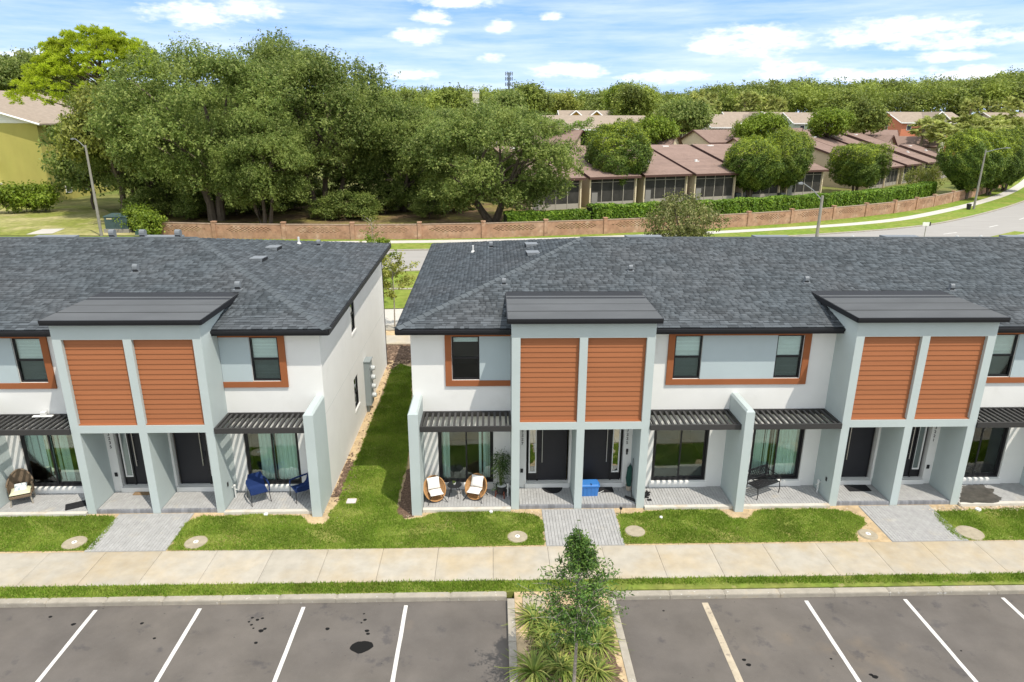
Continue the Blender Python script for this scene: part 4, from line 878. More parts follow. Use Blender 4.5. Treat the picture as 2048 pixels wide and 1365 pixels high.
def bamboo(loc):
    t = thing('bamboo_plant', 'tall leafy bamboo in a black pot on a red wooden stand', 'plant', loc)
    MB().lathe([(.13, .10), (.17, .14), (.19, .40), (.175, .40), (.165, .36), (.0, .36)], 20).build('pot', M_black, t, local=True); MB().lathe([(.166, .362), (.165, .385), (.05, .39)], 18).build('white_pebbles', M_white, t, local=True)
    for k in range(4): a = .4+k*math.pi/2; MB().tube([(.2*math.cos(a), .2*math.sin(a), .24), (.23*math.cos(a), .23*math.sin(a), 0)], .022, 6).build('stand_leg', M_teak, t, local=True)
    MB().tube([(-.19, -.08, .1), (.19, .08, .1)], .018, 6).tube([(-.08, .19, .1), (.08, -.19, .1)], .018, 6).build('stand_brace', M_teak, t, local=True)
    stems = []; Cs = []; Ds = []
    for k in range(7):
        a = random.uniform(0, 6.28); r = random.uniform(.02, .08); top = (r*math.cos(a)*2.6, r*math.sin(a)*2.6, random.uniform(1.25, 1.72)); b = (r*math.cos(a), r*math.sin(a), .36)
        MB().tube([b, ((b[0]+top[0])/2, (b[1]+top[1])/2, (b[2]+top[2])/2), top], [.014, .011, .005], 6).build('cane', mat('bamboo_cane', (.10, .13, .03), .5), t, local=True)
        for q in range(150):
            s = .30+.72*random.random()**.7; p_ = Vector(b).lerp(Vector(top), s); dd = Vector((random.gauss(0, 1), random.gauss(0, 1), random.gauss(-.1, .5))).normalized(); p_ = p_+dd*random.uniform(.02, .26); Cs.append(p_); Ds.append((dd.x, dd.y, dd.z-.35))
    for q in range(40): Cs.append((random.uniform(-.25, -.05), random.uniform(-.2, 0), random.uniform(.3, .55))); Ds.append((random.gauss(-.6, .6), random.gauss(-.3, .6), random.gauss(-.1, .5)))
    n = len(Cs); npmesh('leaves', leaf_quads(np.array(Cs), np.array(Ds), RNG.uniform(.08, .17, n), RNG.uniform(.014, .028, n), .15), 4, M_bam, t)
p = pt(1003, 992); bamboo((p[0], p[1]+.03, PZ))
def sling_chair(label, loc, rz):
    t = thing('blue_armchair', label, 'chair', loc, rz, 'navy armchairs on the porch'); n = 8
    prof = [(-.30, .40), (-.18, .385), (0, .37), (.16, .38), (.24, .45), (.29, .58), (.33, .72), (.36, .84)]; ws = [.25, .26, .265, .27, .275, .27, .25, .21]; mb = MB()
    for (a, b, w0, w1) in zip(prof, prof[1:], ws, ws[1:]):
        mb.hexa([(-w0, a[0], a[1]-.02), (w0, a[0], a[1]-.02), (w1, b[0], b[1]-.02), (-w1, b[0], b[1]-.02), (-w0, a[0], a[1]), (w0, a[0], a[1]), (w1, b[0], b[1]), (-w1, b[0], b[1])])
    mb.build('sling_seat', M_navy, t, local=True)
    for s in (-1, 1):
        mb = MB(); mb.hexa([(s*.26, -.30, .40), (s*.30, -.30, .40), (s*.30, .25, .47), (s*.26, .25, .47), (s*.27, -.30, .585), (s*.33, -.30, .60), (s*.33, .32, .66), (s*.27, .32, .66)]) if False else None
        mb = MB(); mb.tube([(s*.27, .31, .66), (s*.31, .18, .63), (s*.32, -.05, .61), (s*.31, -.28, .59)], [.026, .03, .03, .026], 7).tube([(s*.31, -.28, .59), (s*.29, -.31, .40)], [.024, .018], 7); mb.build('armrest', M_navy, t, local=True)
        MB().tube([(s*.28, -.30, .41), (s*.31, -.33, 0)], .012, 7).build('leg', M_black, t, local=True); MB().tube([(s*.27, .24, .43), (s*.30, .34, 0)], .012, 7).build('leg', M_black, t, local=True)
p = pt(517, 1003); sling_chair('navy fabric armchair standing near the standpipe', (p[0], p[1]+.1, PZ), .55)
p = pt(597, 998); sling_chair('navy fabric armchair tucked behind the end divider wall', (p[0]+.12, p[1]+.12, PZ), -.95)
def wicker_chair(loc, rz):
    t = thing('wicker_armchair', 'grey-brown wicker armchair with a cream seat cushion', 'chair', loc, rz); mb = MB(); n = 18; hw = lambda w: .62+.26*math.sin(w)**2
    for j in range(n):
        w0, w1 = math.pi*(-.12+1.24*j/n), math.pi*(-.12+1.24*(j+1)/n); f = lambda w, z, o: (.34*math.cos(w)*(1+o), .06+.30*math.sin(w)*(1+o), z)
        h0, h1 = .62+.36*max(0, math.sin(w0))**1.5, .62+.36*max(0, math.sin(w1))**1.5
        mb.hexa([f(w0, .32, 0), f(w1, .32, 0), f(w1, .32, .06), f(w0, .32, .06), f(w0, h0, .04), f(w1, h1, .04), f(w1, h1, .1), f(w0, h0, .1)])
    mb.build('wicker_back', M_wick, t, local=True); pts = [(.36*math.cos(math.pi*(-.12+1.24*j/n)), .06+.32*math.sin(math.pi*(-.12+1.24*j/n)), .64+.36*max(0, math.sin(math.pi*(-.12+1.24*j/n)))**1.5) for j in range(n+1)]; MB().tube(pts, .03, 7).build('rolled_arm', M_wick, t, local=True)
    MB().box(-.31, .31, -.32, .28, .27, .36).build('seat_frame', M_wick, t, local=True, bevel=.02); cushion(MB(), (0, -.03, .41), (.58, .56, .12)).build('seat_cushion', M_crm, t, local=True, smooth=True)
    for sx_, sy_ in ((-1, -1), (1, -1), (-1, 1), (1, 1)): MB().tube([(sx_*.27, sy_*.25, .28), (sx_*.30, sy_*.27-.02, 0)], .025, 7).build('leg', mat('grey_wood', (.32, .29, .24), .8), t, local=True)
    q = cushion(MB(), (0, 0, 0), (.36, .32, .12)).build('throw_pillow', M_pil, smooth=True); tag(q, 'white and blue patterned pillow lying on the wicker armchair', 'pillow'); q.location = (loc[0]-.0, loc[1]+.02, loc[2]+.52); q.rotation_euler = (math.radians(28), 0, rz)
p = pt(52, 1000); wicker_chair((p[0]-.02, 20.42, PZ), .45)
def door_mat(name, label, px, py, w, d, rz, mm, z, half=False):
    x, y = gz(px, py, z); mb = MB()
    if half: mb.prism([(-w/2, d/2), (w/2, d/2)]+[(w/2*math.cos(a), d/2-d*math.sin(a)) for a in [math.pi*i/16 for i in range(1, 16)]], 0, .015)
    else: mb.prism([(-w/2+.02, -d/2), (w/2-.02, -d/2), (w/2, -d/2+.02), (w/2, d/2-.02), (w/2-.02, d/2), (-w/2+.02, d/2), (-w/2, d/2-.02), (-w/2, -d/2+.02)], 0, .014)
    o = mb.build(name, mm); o.location = (x, y, z+.003); o.rotation_euler = (0, 0, rz); tag(o, label, 'mat'); return o
door_mat('door_mat', 'dark rubber mat lying askew near the porch edge', 153, 1011, .62, .42, .5, M_rub, PZ)
door_mat('door_mat', 'brown coir mat in front of the door numbered 3235', 287, 987, .62, .26, 0, M_coir, .125)
door_mat('door_mat', 'black half-round mat in front of the door numbered 3227', 1105, 981, .72, .44, 0, M_rub, .125, True)
door_mat('door_mat', 'black rectangular mat in front of the door numbered 3225', 1205, 980, .72, .36, 0, M_rub, .125)
door_mat('door_mat', 'black rectangular mat in front of the door beside the bench porch', 1715, 977, .78, .42, 0, M_rub, .125)
def tote(loc):
    t = thing('storage_tote', 'blue plastic storage tote with lid beside the entry fin', 'box', loc, .03); mb = MB()
    mb.hexa([(-.27, -.19, 0), (.27, -.19, 0), (.27, .19, 0), (-.27, .19, 0), (-.30, -.22, .36), (.30, -.22, .36), (.30, .22, .36), (-.30, .22, .36)])
    for x in (-.2, -.07, .07, .2): mb.hexa([(x-.02, -.205, .02), (x+.02, -.205, .02), (x+.02, -.18, .02), (x-.02, -.18, .02), (x-.02, -.228, .33), (x+.02, -.228, .33), (x+.02, -.2, .33), (x-.02, -.2, .33)])
    mb.build('tub', M_tote, t, local=True); mb = MB().box(-.325, .325, -.245, .245, .36, .40).hexa([(-.29, -.21, .40), (.29, -.21, .40), (.29, .21, .40), (-.29, .21, .40), (-.27, -.19, .425), (.27, -.19, .425), (.27, .19, .425), (-.27, .19, .425)]); mb.build('lid', M_tote, t, local=True, bevel=.008)
    MB().box(.02, .06, -.20, -.09, .4251, .428).build('sticker', M_black, t, local=True)
    for s in (-1, 1): MB().box(s*.326 if s > 0 else -.35, .35 if s > 0 else -.326, -.09, .09, .30, .38).build('handle', M_tote, t, local=True)
p = pt(1172, 994, .125); tote((2.915+.33, p[1]+.23, .125))
def shoe(label, loc, rz):
    t = thing('black_shoe', label, 'shoe', loc, rz, 'pair of shoes on the mat'); prof = [(-.13, .035, .05), (-.08, .04, .085), (0, .042, .07), (.08, .045, .05), (.14, .03, .035)]; mb = MB()
    pts = []; mb.hexa([(-.045, -.13, .015), (.045, -.13, .015), (.05, .02, .015), (-.05, .02, .015), (-.035, -.12, .085), (.035, -.12, .085), (.04, .02, .075), (-.04, .02, .075)]).hexa([(-.05, .02, .015), (.05, .02, .015), (.03, .15, .015), (-.03, .15, .015), (-.04, .02, .075), (.04, .02, .075), (.02, .13, .04), (-.02, .13, .04)]); mb.build('upper', M_rub, t, local=True, bevel=.008)
    MB().prism([(-.048, -.135), (.048, -.135), (.055, .02), (.035, .155), (-.035, .155), (-.055, .02)], 0, .016).build('sole', M_white, t, local=True)
sp = gz(1192, 981, .145); shoe('black shoe with white sole on the mat by the blue tote', (sp[0], sp[1], .143), 2.6); shoe('black shoe with white sole on the mat by the blue tote', (sp[0]+.12, sp[1]-.08, .143), 2.2)
sp = gz(1203, 972, .14); t = thing('potted_sprig', 'small green sprig in a dark pot on the mat behind the shoes', 'plant', (sp[0], sp[1], .143)); MB().lathe([(.03, 0), (.045, .06), (.02, .05)], 10).build('pot', M_black, t, local=True)
d = RNG.normal(0, 1, (26, 3)); d[:, 2] = abs(d[:, 2])*.6+.1; npmesh('leaves', leaf_quads(np.tile([0, 0, .05], (26, 1)), d, RNG.uniform(.05, .14, 26), RNG.uniform(.012, .025, 26)), 4, MATS['succulent_leaf'], t)
def rolled(loc):
    t = thing('rolled_fabric', 'rolled dark green fabric standing in a beige pot by the entry', 'cloth', loc); mb = MB(); MB().lathe([(.09, 0), (.12, .17), (.10, .17), (.08, .1)], 14).build('pot', mat('beige_pot', (.45, .38, .30), .8), t, local=True)  # some rolled green fabric in a pot, modelled around a pole
    n = 10
    for k in range(n):
        a = 2*math.pi*k/n; mb.tube([(.05*math.cos(a), .05*math.sin(a), .1), (.085*math.cos(a+.4), .085*math.sin(a+.4), .45), (.06*math.cos(a+.8), .06*math.sin(a+.8), .85), (.02*math.cos(a), .02*math.sin(a), .95)], [.03, .04, .03, .01], 5)
    mb.build('folded_fabric', mat('dark_green_cloth', (.02, .075, .06), .8, var=.3, vscale=20), t, local=True); MB().tube([(0, 0, .05), (0, 0, 1.02)], .012, 6).build('pole', M_black, t, local=True)
p = pt(1257, 979, .125); rolled((p[0], 20.72, .125))
t = thing('push_broom', 'black push broom leaning against the entry fin', 'broom', (*gz(1262, 1000, .125), .125)); bx, by_ = gz(1262, 1000, .125)
MB().tube([(bx, by_, .2), (4.69, by_+.42, 1.45)], .013, 7).build('handle', M_black, t); m_ = MB(); rbox(m_, (bx, by_, .17), (.48, .07, .05), rz=-.75); m_.build('head', M_black, t, bevel=.008); m_ = MB(); rbox(m_, (bx, by_, .135), (.46, .06, .06), rz=-.75); m_.build('bristles', mat('bristle', (.03, .03, .03), .95), t)
def bench(loc, rz):
    t = thing('garden_bench', 'black cast-metal garden bench with lattice back beside the porch divider', 'bench', loc, rz); w = .52
    for k in range(5): MB().box(-w, w, -.22+.095*k, -.15+.095*k, .395, .415).build('seat_slat', M_black, t, local=True)
    mb = MB(); z0, z1 = .50, .80; bk = lambda z: .24+(z-.4)*.28
    for z in (z0, z1): mb.tube([(-w, bk(z), z), (w, bk(z), z)], .024, 6)
    mb.build('back_rail', M_black, t, local=True); mb = MB(); n = 12
    for i in range(n):
        for s in (0, 1):
            x0 = -w+2*w*i/n; x1 = -w+2*w*(i+1)/n; a, b = (z0, z0+.15) if s == 0 else (z0+.15, z1)
            mb.tube([(x0, bk(a), a), (x1, bk(b), b)], .013, 4); mb.tube([(x1, bk(a), a), (x0, bk(b), b)], .013, 4)
    mb.build('lattice', M_black, t, local=True)
    for s in (-1, 1):
        MB().tube([(s*w, -.23, .41), (s*w, -.26, .2), (s*w, -.24, 0)], .017, 6).build('leg', M_black, t, local=True); MB().tube([(s*w, .22, .41), (s*w, .27, .2), (s*w, .31, 0)], .017, 6).build('leg', M_black, t, local=True)
        MB().tube([(s*w, bk(.66), .66), (s*w, .05, .64), (s*w, -.2, .62), (s*w, -.27, .56), (s*w, -.23, .41)], .016, 6).tube([(s*w, -.23, .41), (s*w, .22, .41)], .014, 6).tube([(s*w, .22, .41), (s*w, bk(.84), .84)], .015, 6).build('armrest', M_black, t, local=True)
p = pt(1524, 990); bench((p[0]+.05, p[1]+.12, PZ), -.28+.75)
t = thing('flat_black_stand', 'flat black metal stand lying on the pavers beside the entry box', 'stand', (*gz(1292, 988, PZ), PZ)); bx, by_ = gz(1292, 988, PZ); m_ = MB()
for k in range(4): rbox(m_, (bx+.04*k-.05, by_+.1*k-.25, PZ+.02), (.18, .05, .03), rz=.5*(k % 2)-.2); rbox(m_, (bx+.05*k-.08, by_+.1*k-.2, PZ+.02), (.04, .16, .03), rz=.3)
m_.build('bars', M_black, t); m_ = MB(); rbox(m_, (bx+.02, by_-.42, PZ+.02), (.14, .09, .03)); m_.build('foot_plate', M_black, t)
# wet pavers on the right-hand porch
mb = MB(); wp = G([(0, 0)]) and [gz(px, py, PZ) for px, py in ((1925, 972), (1966, 969), (1972, 976), (1990, 979), (1984, 986), (2004, 996), (1996, 1005), (1960, 1006), (1918, 1005))]
mb.prism(rough_poly(wp, .08, .03), PZ+.0022, PZ+.0045); mb.build('wet_patch', mat('wet_paver', (.075, .068, .058), .35, var=.4, vscale=6, spec=.4), TR)
t = thing('grey_box', 'small grey box on a white board resting on the pergola slats', 'box', (*gz(86, 832, 3.03), 3.006)); bx, by_ = gz(86, 832, 3.03)
m_ = MB(); rbox(m_, (bx, by_, 3.02), (.62, .12, .025), rz=.05); m_.build('board', M_white, t); m_ = MB(); rbox(m_, (bx, by_+.06, 3.09), (.17, .16, .115), rz=.1); m_.build('case', M_lead, t, bevel=.015)
# lids and caps in the lawns
M_lid = mat('lid_concrete', (.36, .315, .235), .95, var=.15, vscale=6, bump=.3, bscale=50, spec=.15, stains=[dict(scale=7, lo=.6, hi=.68, amt=.5, col=(.3, .25, .18))])
def lid(px, py, r, cap, lab, plain=False):
    x, y = gz(px, py, .02); t = thing('access_lid', lab, 'lid', (x, y, -.05)); MB().lathe([(r+.03, 0), (r+.03, .05), (r, .055), (r, .07), (r-.02, .074), (.01, .076)], 28).build('concrete_lid', M_lid, t, local=True)
    if cap: MB().lathe([(.075, .074), (.07, .088), (.03, .09)], 16).build('cap', M_white, t, local=True); MB().lathe([(.022, .09), (.02, .096)], 10).build('knob', M_black, t, local=True)
lid(149, 1085, .33, True, 'round concrete lid with white cap, in the lawn below the wicker chair')
lid(392, 1084, .32, True, 'round concrete lid with white cap, in the lawn below the navy chairs')
lid(1035, 1073, .30, True, 'round concrete lid with white cap, in the lawn below the bamboo porch')
lid(1270, 1062, .30, False, 'bare sandy concrete access lid beside the walk to door 3225'); lid(1736, 1068, .26, True, 'concrete access lid with white cap in a sandy spot beside the walk'); lid(1940, 1065, .38, False, 'broad bare concrete access lid in the lawn below the wet porch')
def cap(px, py, lab, r=.06):
    x, y = gz(px, py, .03); o = MB().lathe([(r, -.05), (r, .05), (r*.85, .062), (.01, .065)], 14, (x, y, 0)).build('pipe_cap', M_white); tag(o, lab, 'pipe cap')
cap(532, 1029, 'white pipe cap in the grass below the navy chairs', .07); cap(982, 1024, 'white pipe cap in the grass below the bamboo plant', .06); cap(1322, 1035, 'white pipe cap in the grass near the bare sandy lid', .05); cap(1956, 1019, 'white pipe cap among loose stones by the wet porch', .09)
x, y = gz(703, 1002, .02); o = MB().box(x-.16, x+.16, y-.14, y+.14, -.05, .035).build('valve_box', mat('pinkish_plastic', (.60, .52, .54), .6), bevel=.02); tag(o, 'pale pinkish square valve box lid in the gap lawn', 'lid')
x, y = gz(1241, 1030, 0); t = thing('stake_light', 'short black garden stake light beside the walk to door 3225', 'lamp', (x, y, 0)); MB().tube([(x, y, -.05), (x, y, .22)], .011, 6).build('stake', M_black, t); MB().lathe([(.03, .2), (.05, .23), (.045, .28), (.01, .3)], 12, (x, y, 0)).build('lamp_head', M_black, t)
x, y = gz(1068, 1210, -.02); o = MB().box(x-.3, x+.3, y-.34, y+.34, -.06, .02).build('utility_cover', M_lid, bevel=.015); tag(o, 'rectangular concrete utility cover in the planting island', 'cover')
# ------------------------------------------------------------------ planting island: flax clumps and the young tree
M_flax = leafmat('flax_leaf', (.09, .15, .025), (.20, .25, .045), (.42, .41, .12), trans=.25, patch=3)
def flax(n, L0, L1):
    V = []
    for i in range(n):
        a = random.uniform(0, 6.283); e = random.uniform(.25, 1.35); ln = random.uniform(L0, L1); w = random.uniform(.012, .022); d = Vector((math.cos(a), math.sin(a), 0)); s = Vector((-d.y, d.x, 0)); P = []
        for k in range(6):
            t_ = k/5; r = ln*(math.cos(e)*t_+.28*t_*t_); z = ln*(math.sin(e)*t_-(.55+.25*math.cos(e))*t_*t_*.9); wd = w*(1-.85*t_**2) if k else w*.6; c = d*(.02+r)+Vector((0, 0, max(z, .01))); P.append((c-s*wd, c+s*wd))
        V += [[P[k][0], P[k][1], P[k+1][1], P[k+1][0]] for k in range(5)]
    return V
def flax_mesh(name, n, L0, L1):
    mb = MB(); 
    for q in flax(n, L0, L1): mb.face(q)
    o = mb.build('flax_clump', M_flax, local=True)
    import bmesh as _b
    bm = _b.new(); bm.from_mesh(o.data); _b.ops.remove_doubles(bm, verts=bm.verts, dist=1e-5); bm.to_mesh(o.data); bm.free(); return o
fl = [((1068, 1240), .9), ((1068, 1345), 1.0), ((1118, 1338), .8), ((1100, 1262), .75), ((1130, 1290), .7), ((1175, 1335), .75), ((1195, 1290), .85), ((1178, 1262), .75), ((1205, 1235), .7), ((1195, 1345), .7), ((1150, 1235), .6), ((1090, 1300), .6), ((1206, 1265), .55), ((1130, 1345), .65), ((1160, 1300), .6), ((1085, 1275), .6)]
protos = [flax_mesh('flax_clump', 95, .40, .62) for _ in range(3)]
for i, ((px, py), s) in enumerate(fl):
    o = protos[i] if i < 3 else protos[i % 3].copy()
    if i >= 3: C.objects.link(o)
    x, y = gz(px, py, 0); o.location = (x, y, -.02); s *= 1.4; o.scale = (s, s, s*1.05); o.rotation_euler = (0, 0, i*1.3); tag(o, 'clump of yellow-green striped strap leaves in the planting island', 'plant', 'flax clumps in the planting island')
# ------------------------------------------------------------------ trees
M_bark = mat('oak_bark', (.13, .105, .08), .95, var=.3, vscale=6, bump=.6, bscale=12, spec=.1, stretch=(1, 1, .3)); M_bark2 = mat('pale_bark', (.30, .27, .23), .9, var=.25, vscale=18, bump=.3, bscale=40, spec=.1)
M_oak = leafmat('oak_leaf', (.095, .15, .030), (.20, .275, .058), (.38, .43, .13), trans=.48, patch=.28, pcol=(.27, .32, .08))
M_oak2 = leafmat('olive_leaf', (.13, .165, .025), (.24, .27, .04), (.37, .38, .09), trans=.3, patch=.3)
M_pine = leafmat('pine_needle', (.24, .32, .018), (.44, .54, .025), (.62, .70, .07), trans=.5, patch=.3)
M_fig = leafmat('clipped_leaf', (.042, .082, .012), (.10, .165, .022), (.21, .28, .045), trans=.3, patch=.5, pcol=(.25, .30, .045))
M_hedge = leafmat('hedge_leaf', (.075, .15, .012), (.14, .25, .018), (.25, .36, .035), trans=.25, patch=.6)
M_wood1 = leafmat('forest_leaf', (.13, .185, .032), (.235, .30, .05), (.37, .42, .09), trans=.35, patch=.11, pcol=(.30, .36, .055), amp=.42)
M_lime = leafmat('lime_leaf', (.10, .16, .012), (.18, .26, .018), (.27, .34, .04), trans=.3, patch=.4)
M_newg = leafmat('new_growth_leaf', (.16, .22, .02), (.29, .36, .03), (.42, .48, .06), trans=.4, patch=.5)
M_palm = leafmat('palm_leaf', (.20, .25, .055), (.37, .41, .105), (.58, .58, .21), trans=.35, patch=.3)
M_young = leafmat('young_leaf', (.042, .10, .02), (.09, .175, .034), (.19, .30, .055), trans=.25, patch=1.2)
def leaves(Cn, Nrm, size, asp=.55, jit=.62):
    """one rhombic leaf (or leaf spray) per centre; faces roughly along Nrm"""
    n = len(Cn); d = Nrm+RNG.normal(0, jit, (n, 3)); d /= np.linalg.norm(d, axis=1)[:, None]+1e-9; a = np.cross(d, RNG.normal(0, 1, (n, 3))); a /= np.linalg.norm(a, axis=1)[:, None]+1e-9; b = np.cross(d, a)
    L_ = (size*RNG.uniform(.7, 1.3, n))[:, None]; V = np.zeros((n, 4, 3)); V[:, 0] = Cn-a*L_*.5; V[:, 1] = Cn+b*L_*asp*.5+d*L_*.06; V[:, 2] = Cn+a*L_*.5; V[:, 3] = Cn-b*L_*asp*.5+d*L_*.06; return V.reshape(-1, 3)
def sph(n): v = RNG.normal(0, 1, (n, 3)); return v/np.linalg.norm(v, axis=1)[:, None]
def crown(R, ncl, rc, nl, size, c=(0, 0, 0), low=-.35, flat=.75, inner=.5, asp=.55, shell=.45, spray=9):
    """leaf sprays on lumps scattered over an ellipsoid: uneven outline with gaps"""
    D = sph(ncl*3); D = D[D[:, 2] > low][:ncl]; rad = RNG.uniform(inner, 1.0, len(D))**.6; P = D*np.array(R)*rad[:, None]; V = []; W_ = RNG.uniform(.55, 1.2, len(D))*rc; N_ = (nl*W_**2/(W_**2).sum()).astype(int)
    for p, r, n in zip(P, W_, N_):
        k = max(2, n//spray); d = sph(k); d[:, 2] = np.where(d[:, 2] < -.5, -d[:, 2]*.5, d[:, 2]); o_ = p+d*(r*(shell+(1-shell)*RNG.random(k)**.5)*np.where(RNG.random(k) < .08, 1.25, 1.0))[:, None]*np.array([1, 1, flat])
        t_ = d*.6+RNG.normal(0, .35, (k, 3))+np.array([0, 0, .55]); t_ /= np.linalg.norm(t_, axis=1)[:, None]; ln = RNG.uniform(1.6, 4.2, k)*size
        q = np.repeat(o_, spray, 0)+np.repeat(t_*ln[:, None], spray, 0)*RNG.uniform(-.4, 1.0, (k*spray, 1))+RNG.normal(0, size*.38, (k*spray, 3)); V.append(leaves(q, np.repeat(d, spray, 0)*.9+np.array([0, 0, .4]), size, asp))
    return np.concatenate(V)+np.tile(np.array(c), (1, 1)), P+np.array(c)
def trunk_mesh(mb, base, fork, tips, r0, r1, n=8, wig=.3):
    b, f = Vector(base), Vector(fork); m_ = b.lerp(f, .5)+Vector((random.uniform(-wig, wig), random.uniform(-wig, wig), 0)); mb.tube([b, m_, f], [r0, r0*.8, r1], n)
    for t_ in tips:
        t_ = Vector(t_); k = f.lerp(t_, .5)+Vector((random.uniform(-1, 1)*wig, random.uniform(-1, 1)*wig, .12*(t_-f).length)); mb.tube([f, k, t_], [r1*.7, r1*.42, r1*.12], 6)
PROTO = {}
def oak_proto(key, R, zc, ncl, rc, nl, size, mm, trunks, r0, seed, low=-.35, bark=None, flat=.75):
    global RNG; RNG = np.random.default_rng(seed); random.seed(seed); root = bpy.data.objects.new('oak_tree', None); C.objects.link(root); ORG[root.name] = (0, 0, 0)
    V, P = crown(R, ncl, rc, nl, size, (0, 0, zc), low, flat); npmesh('crown', V, 4, mm, root)
    mb = MB(); idx = list(range(len(P))); random.shuffle(idx); k = 0
    for (bx_, by2, fx, fy, fz) in trunks: trunk_mesh(mb, (bx_, by2, -.3), (fx, fy, fz), [P[i] for i in idx[k:k+9]], r0, r0*.72); k += 9
    mb.build('trunk', bark or M_bark, root, local=True); return root
def place(proto, used, loc, s, rz, name, label, cat, group=None):
    kp = proto.as_pointer(); o = proto if not used.get(kp) else copy_tree(proto); used[kp] = True; o.name = name; o.location = loc; o.scale = s if isinstance(s, tuple) else (s, s, s); o.rotation_euler = (0, 0, rz); return tag(o, label, cat, group)
USED = {}
GT = 'old oaks behind the brick wall'
oA = oak_proto('a', (10.8, 9, 8.4), 11.0, 135, 2.5, 105000, .31, M_oak, [(-.5, 0, -1.2, .3, 4.5), (.4, .2, 1.2, 0, 5)], .62, 3, low=-.95)
oB = oak_proto('b', (9, 8, 8.6), 10.4, 115, 2.3, 90000, .31, M_oak, [(-.9, 0, -2.2, .5, 5), (0, .3, .1, .2, 5.2), (.7, 0, 2.4, 0, 5)], .42, 9, low=-.9)
oC = oak_proto('c', (9.6, 8, 6.2), 7.8, 110, 2.0, 85000, .30, M_oak, [(0, 0, -2.4, .3, 3.4), (.2, .1, 1.4, .2, 3.2)], .55, 14, low=-.92)
place(oA, USED, (-34.8, 88, 0), 1.0, .3, 'oak_tree', 'broad dark oak spreading behind the transformer end of the brick wall', 'tree', GT)
place(oB, USED, (-22.5, 95, 0), (1.1, 1, 1.08), .2, 'oak_tree', 'tall oak with three pale leaning trunks behind the brick wall', 'tree', GT)
place(oC, USED, (0.0, 85.5, 0), (1.0, 1.0, .95), 0, 'oak_tree', 'wide oak with a forked dark trunk beside the yellow house wall', 'tree', GT)
place(oA, USED, (-31.5, 106, 0), (.95, .95, 1.14), 2.1, 'oak_tree', 'oak crown rising behind the gap between the tall oaks', 'tree', GT)
place(oB, USED, (-10, 110, 0), (1.0, 1, .74), 1.4, 'oak_tree', 'oak crown filling the space behind the forked oak', 'tree', GT)
place(oB, USED, (-48.5, 96, 0), (.78, .8, .86), 5.0, 'oak_tree', 'oak in front of the tall pine, above the transformer', 'tree', GT)
place(oA, USED, (-45, 114, 0), (.72, .72, .82), 4.0, 'oak_tree', 'oak behind the lamp post beside the green apartment block', 'tree', GT)
place(oB, USED, (-27.5, 84, 0), (.62, .7, .72), 3.0, 'oak_tree', 'lower dark oak just behind the perforated wall panels', 'tree', GT)
place(oC, USED, (-12.5, 98, 0), (.9, .8, 1.0), 2.0, 'oak_tree', 'mid-height oak between the leaning trunks and the forked oak', 'tree', GT)
oD = oak_proto('d', (4.2, 4, 3.6), 6.4, 36, 1.3, 16000, .36, M_oak2, [(0, 0, .2, 0, 3.2)], .28, 21)
place(oD, USED, (-48.6, 92, 0), (1.25, 1.25, 1.45), 0, 'olive_tree', 'olive-yellow tree behind the left lamp post', 'tree'); place(oD, USED, (-45, 93, 0), (.9, .9, 1.15), 2, 'olive_tree', 'olive-green tree rising between lamp post and transformer', 'tree')
oE = oak_proto('e', (2.6, 2.4, 2.6), 3.4, 26, 1.0, 9000, .30, M_oak, [(0, 0, .1, 0, 1.6)], .14, 23, low=-.8)
place(oE, USED, (-56.6, 100, 0), (1.6, 1.6, 1.8), 0, 'small_oak', 'small dark oak at the corner of the green apartment block', 'tree')
SH = 'shaded shrubs behind the brick wall'
for i, (px, py, s) in enumerate([(420, 432, 1.0), (470, 430, 1.1), (520, 432, .9), (380, 440, .7), (690, 440, .75), (730, 440, .7), (860, 438, .75), (890, 425, .9), (770, 428, .8), (650, 440, .6), (300, 440, .8), (550, 400, 1.3), (930, 420, .8), (620, 405, .8), (400, 420, 1.5), (445, 415, 1.7), (490, 418, 1.6), (535, 415, 1.2), (830, 425, 1.1), (800, 415, 1.0), (340, 430, 1.0), (590, 420, .7), (700, 415, 1.0)]):
    x, y = gz(px, py); place(oE, USED, (x, max(y, 79), -.5), (s*1.1, s, s*.85), i*1.7, 'shrub', 'dark leafy shrub in the shade between oaks and brick wall', 'shrub', SH)
oF = oak_proto('f', (1.3, 1.1, 1.0), 1.0, 18, .5, 3600, .24, M_lime, [(0, 0, 0, 0, .5)], .05, 25, low=-.9)
for i, (px, py) in enumerate([(15, 428), (55, 425), (95, 424), (282, 437), (284, 462), (300, 478)]): x, y = gz(px, py); place(oF, USED, (x, y, 0), (1.5 if i < 3 else 1.15), i, 'bush', 'bright green bush along the foot of the green apartment block' if i < 3 else 'bright green bush beside the graffiti-marked transformer', 'shrub', 'bushes by the green block' if i < 3 else 'bushes by the transformer')
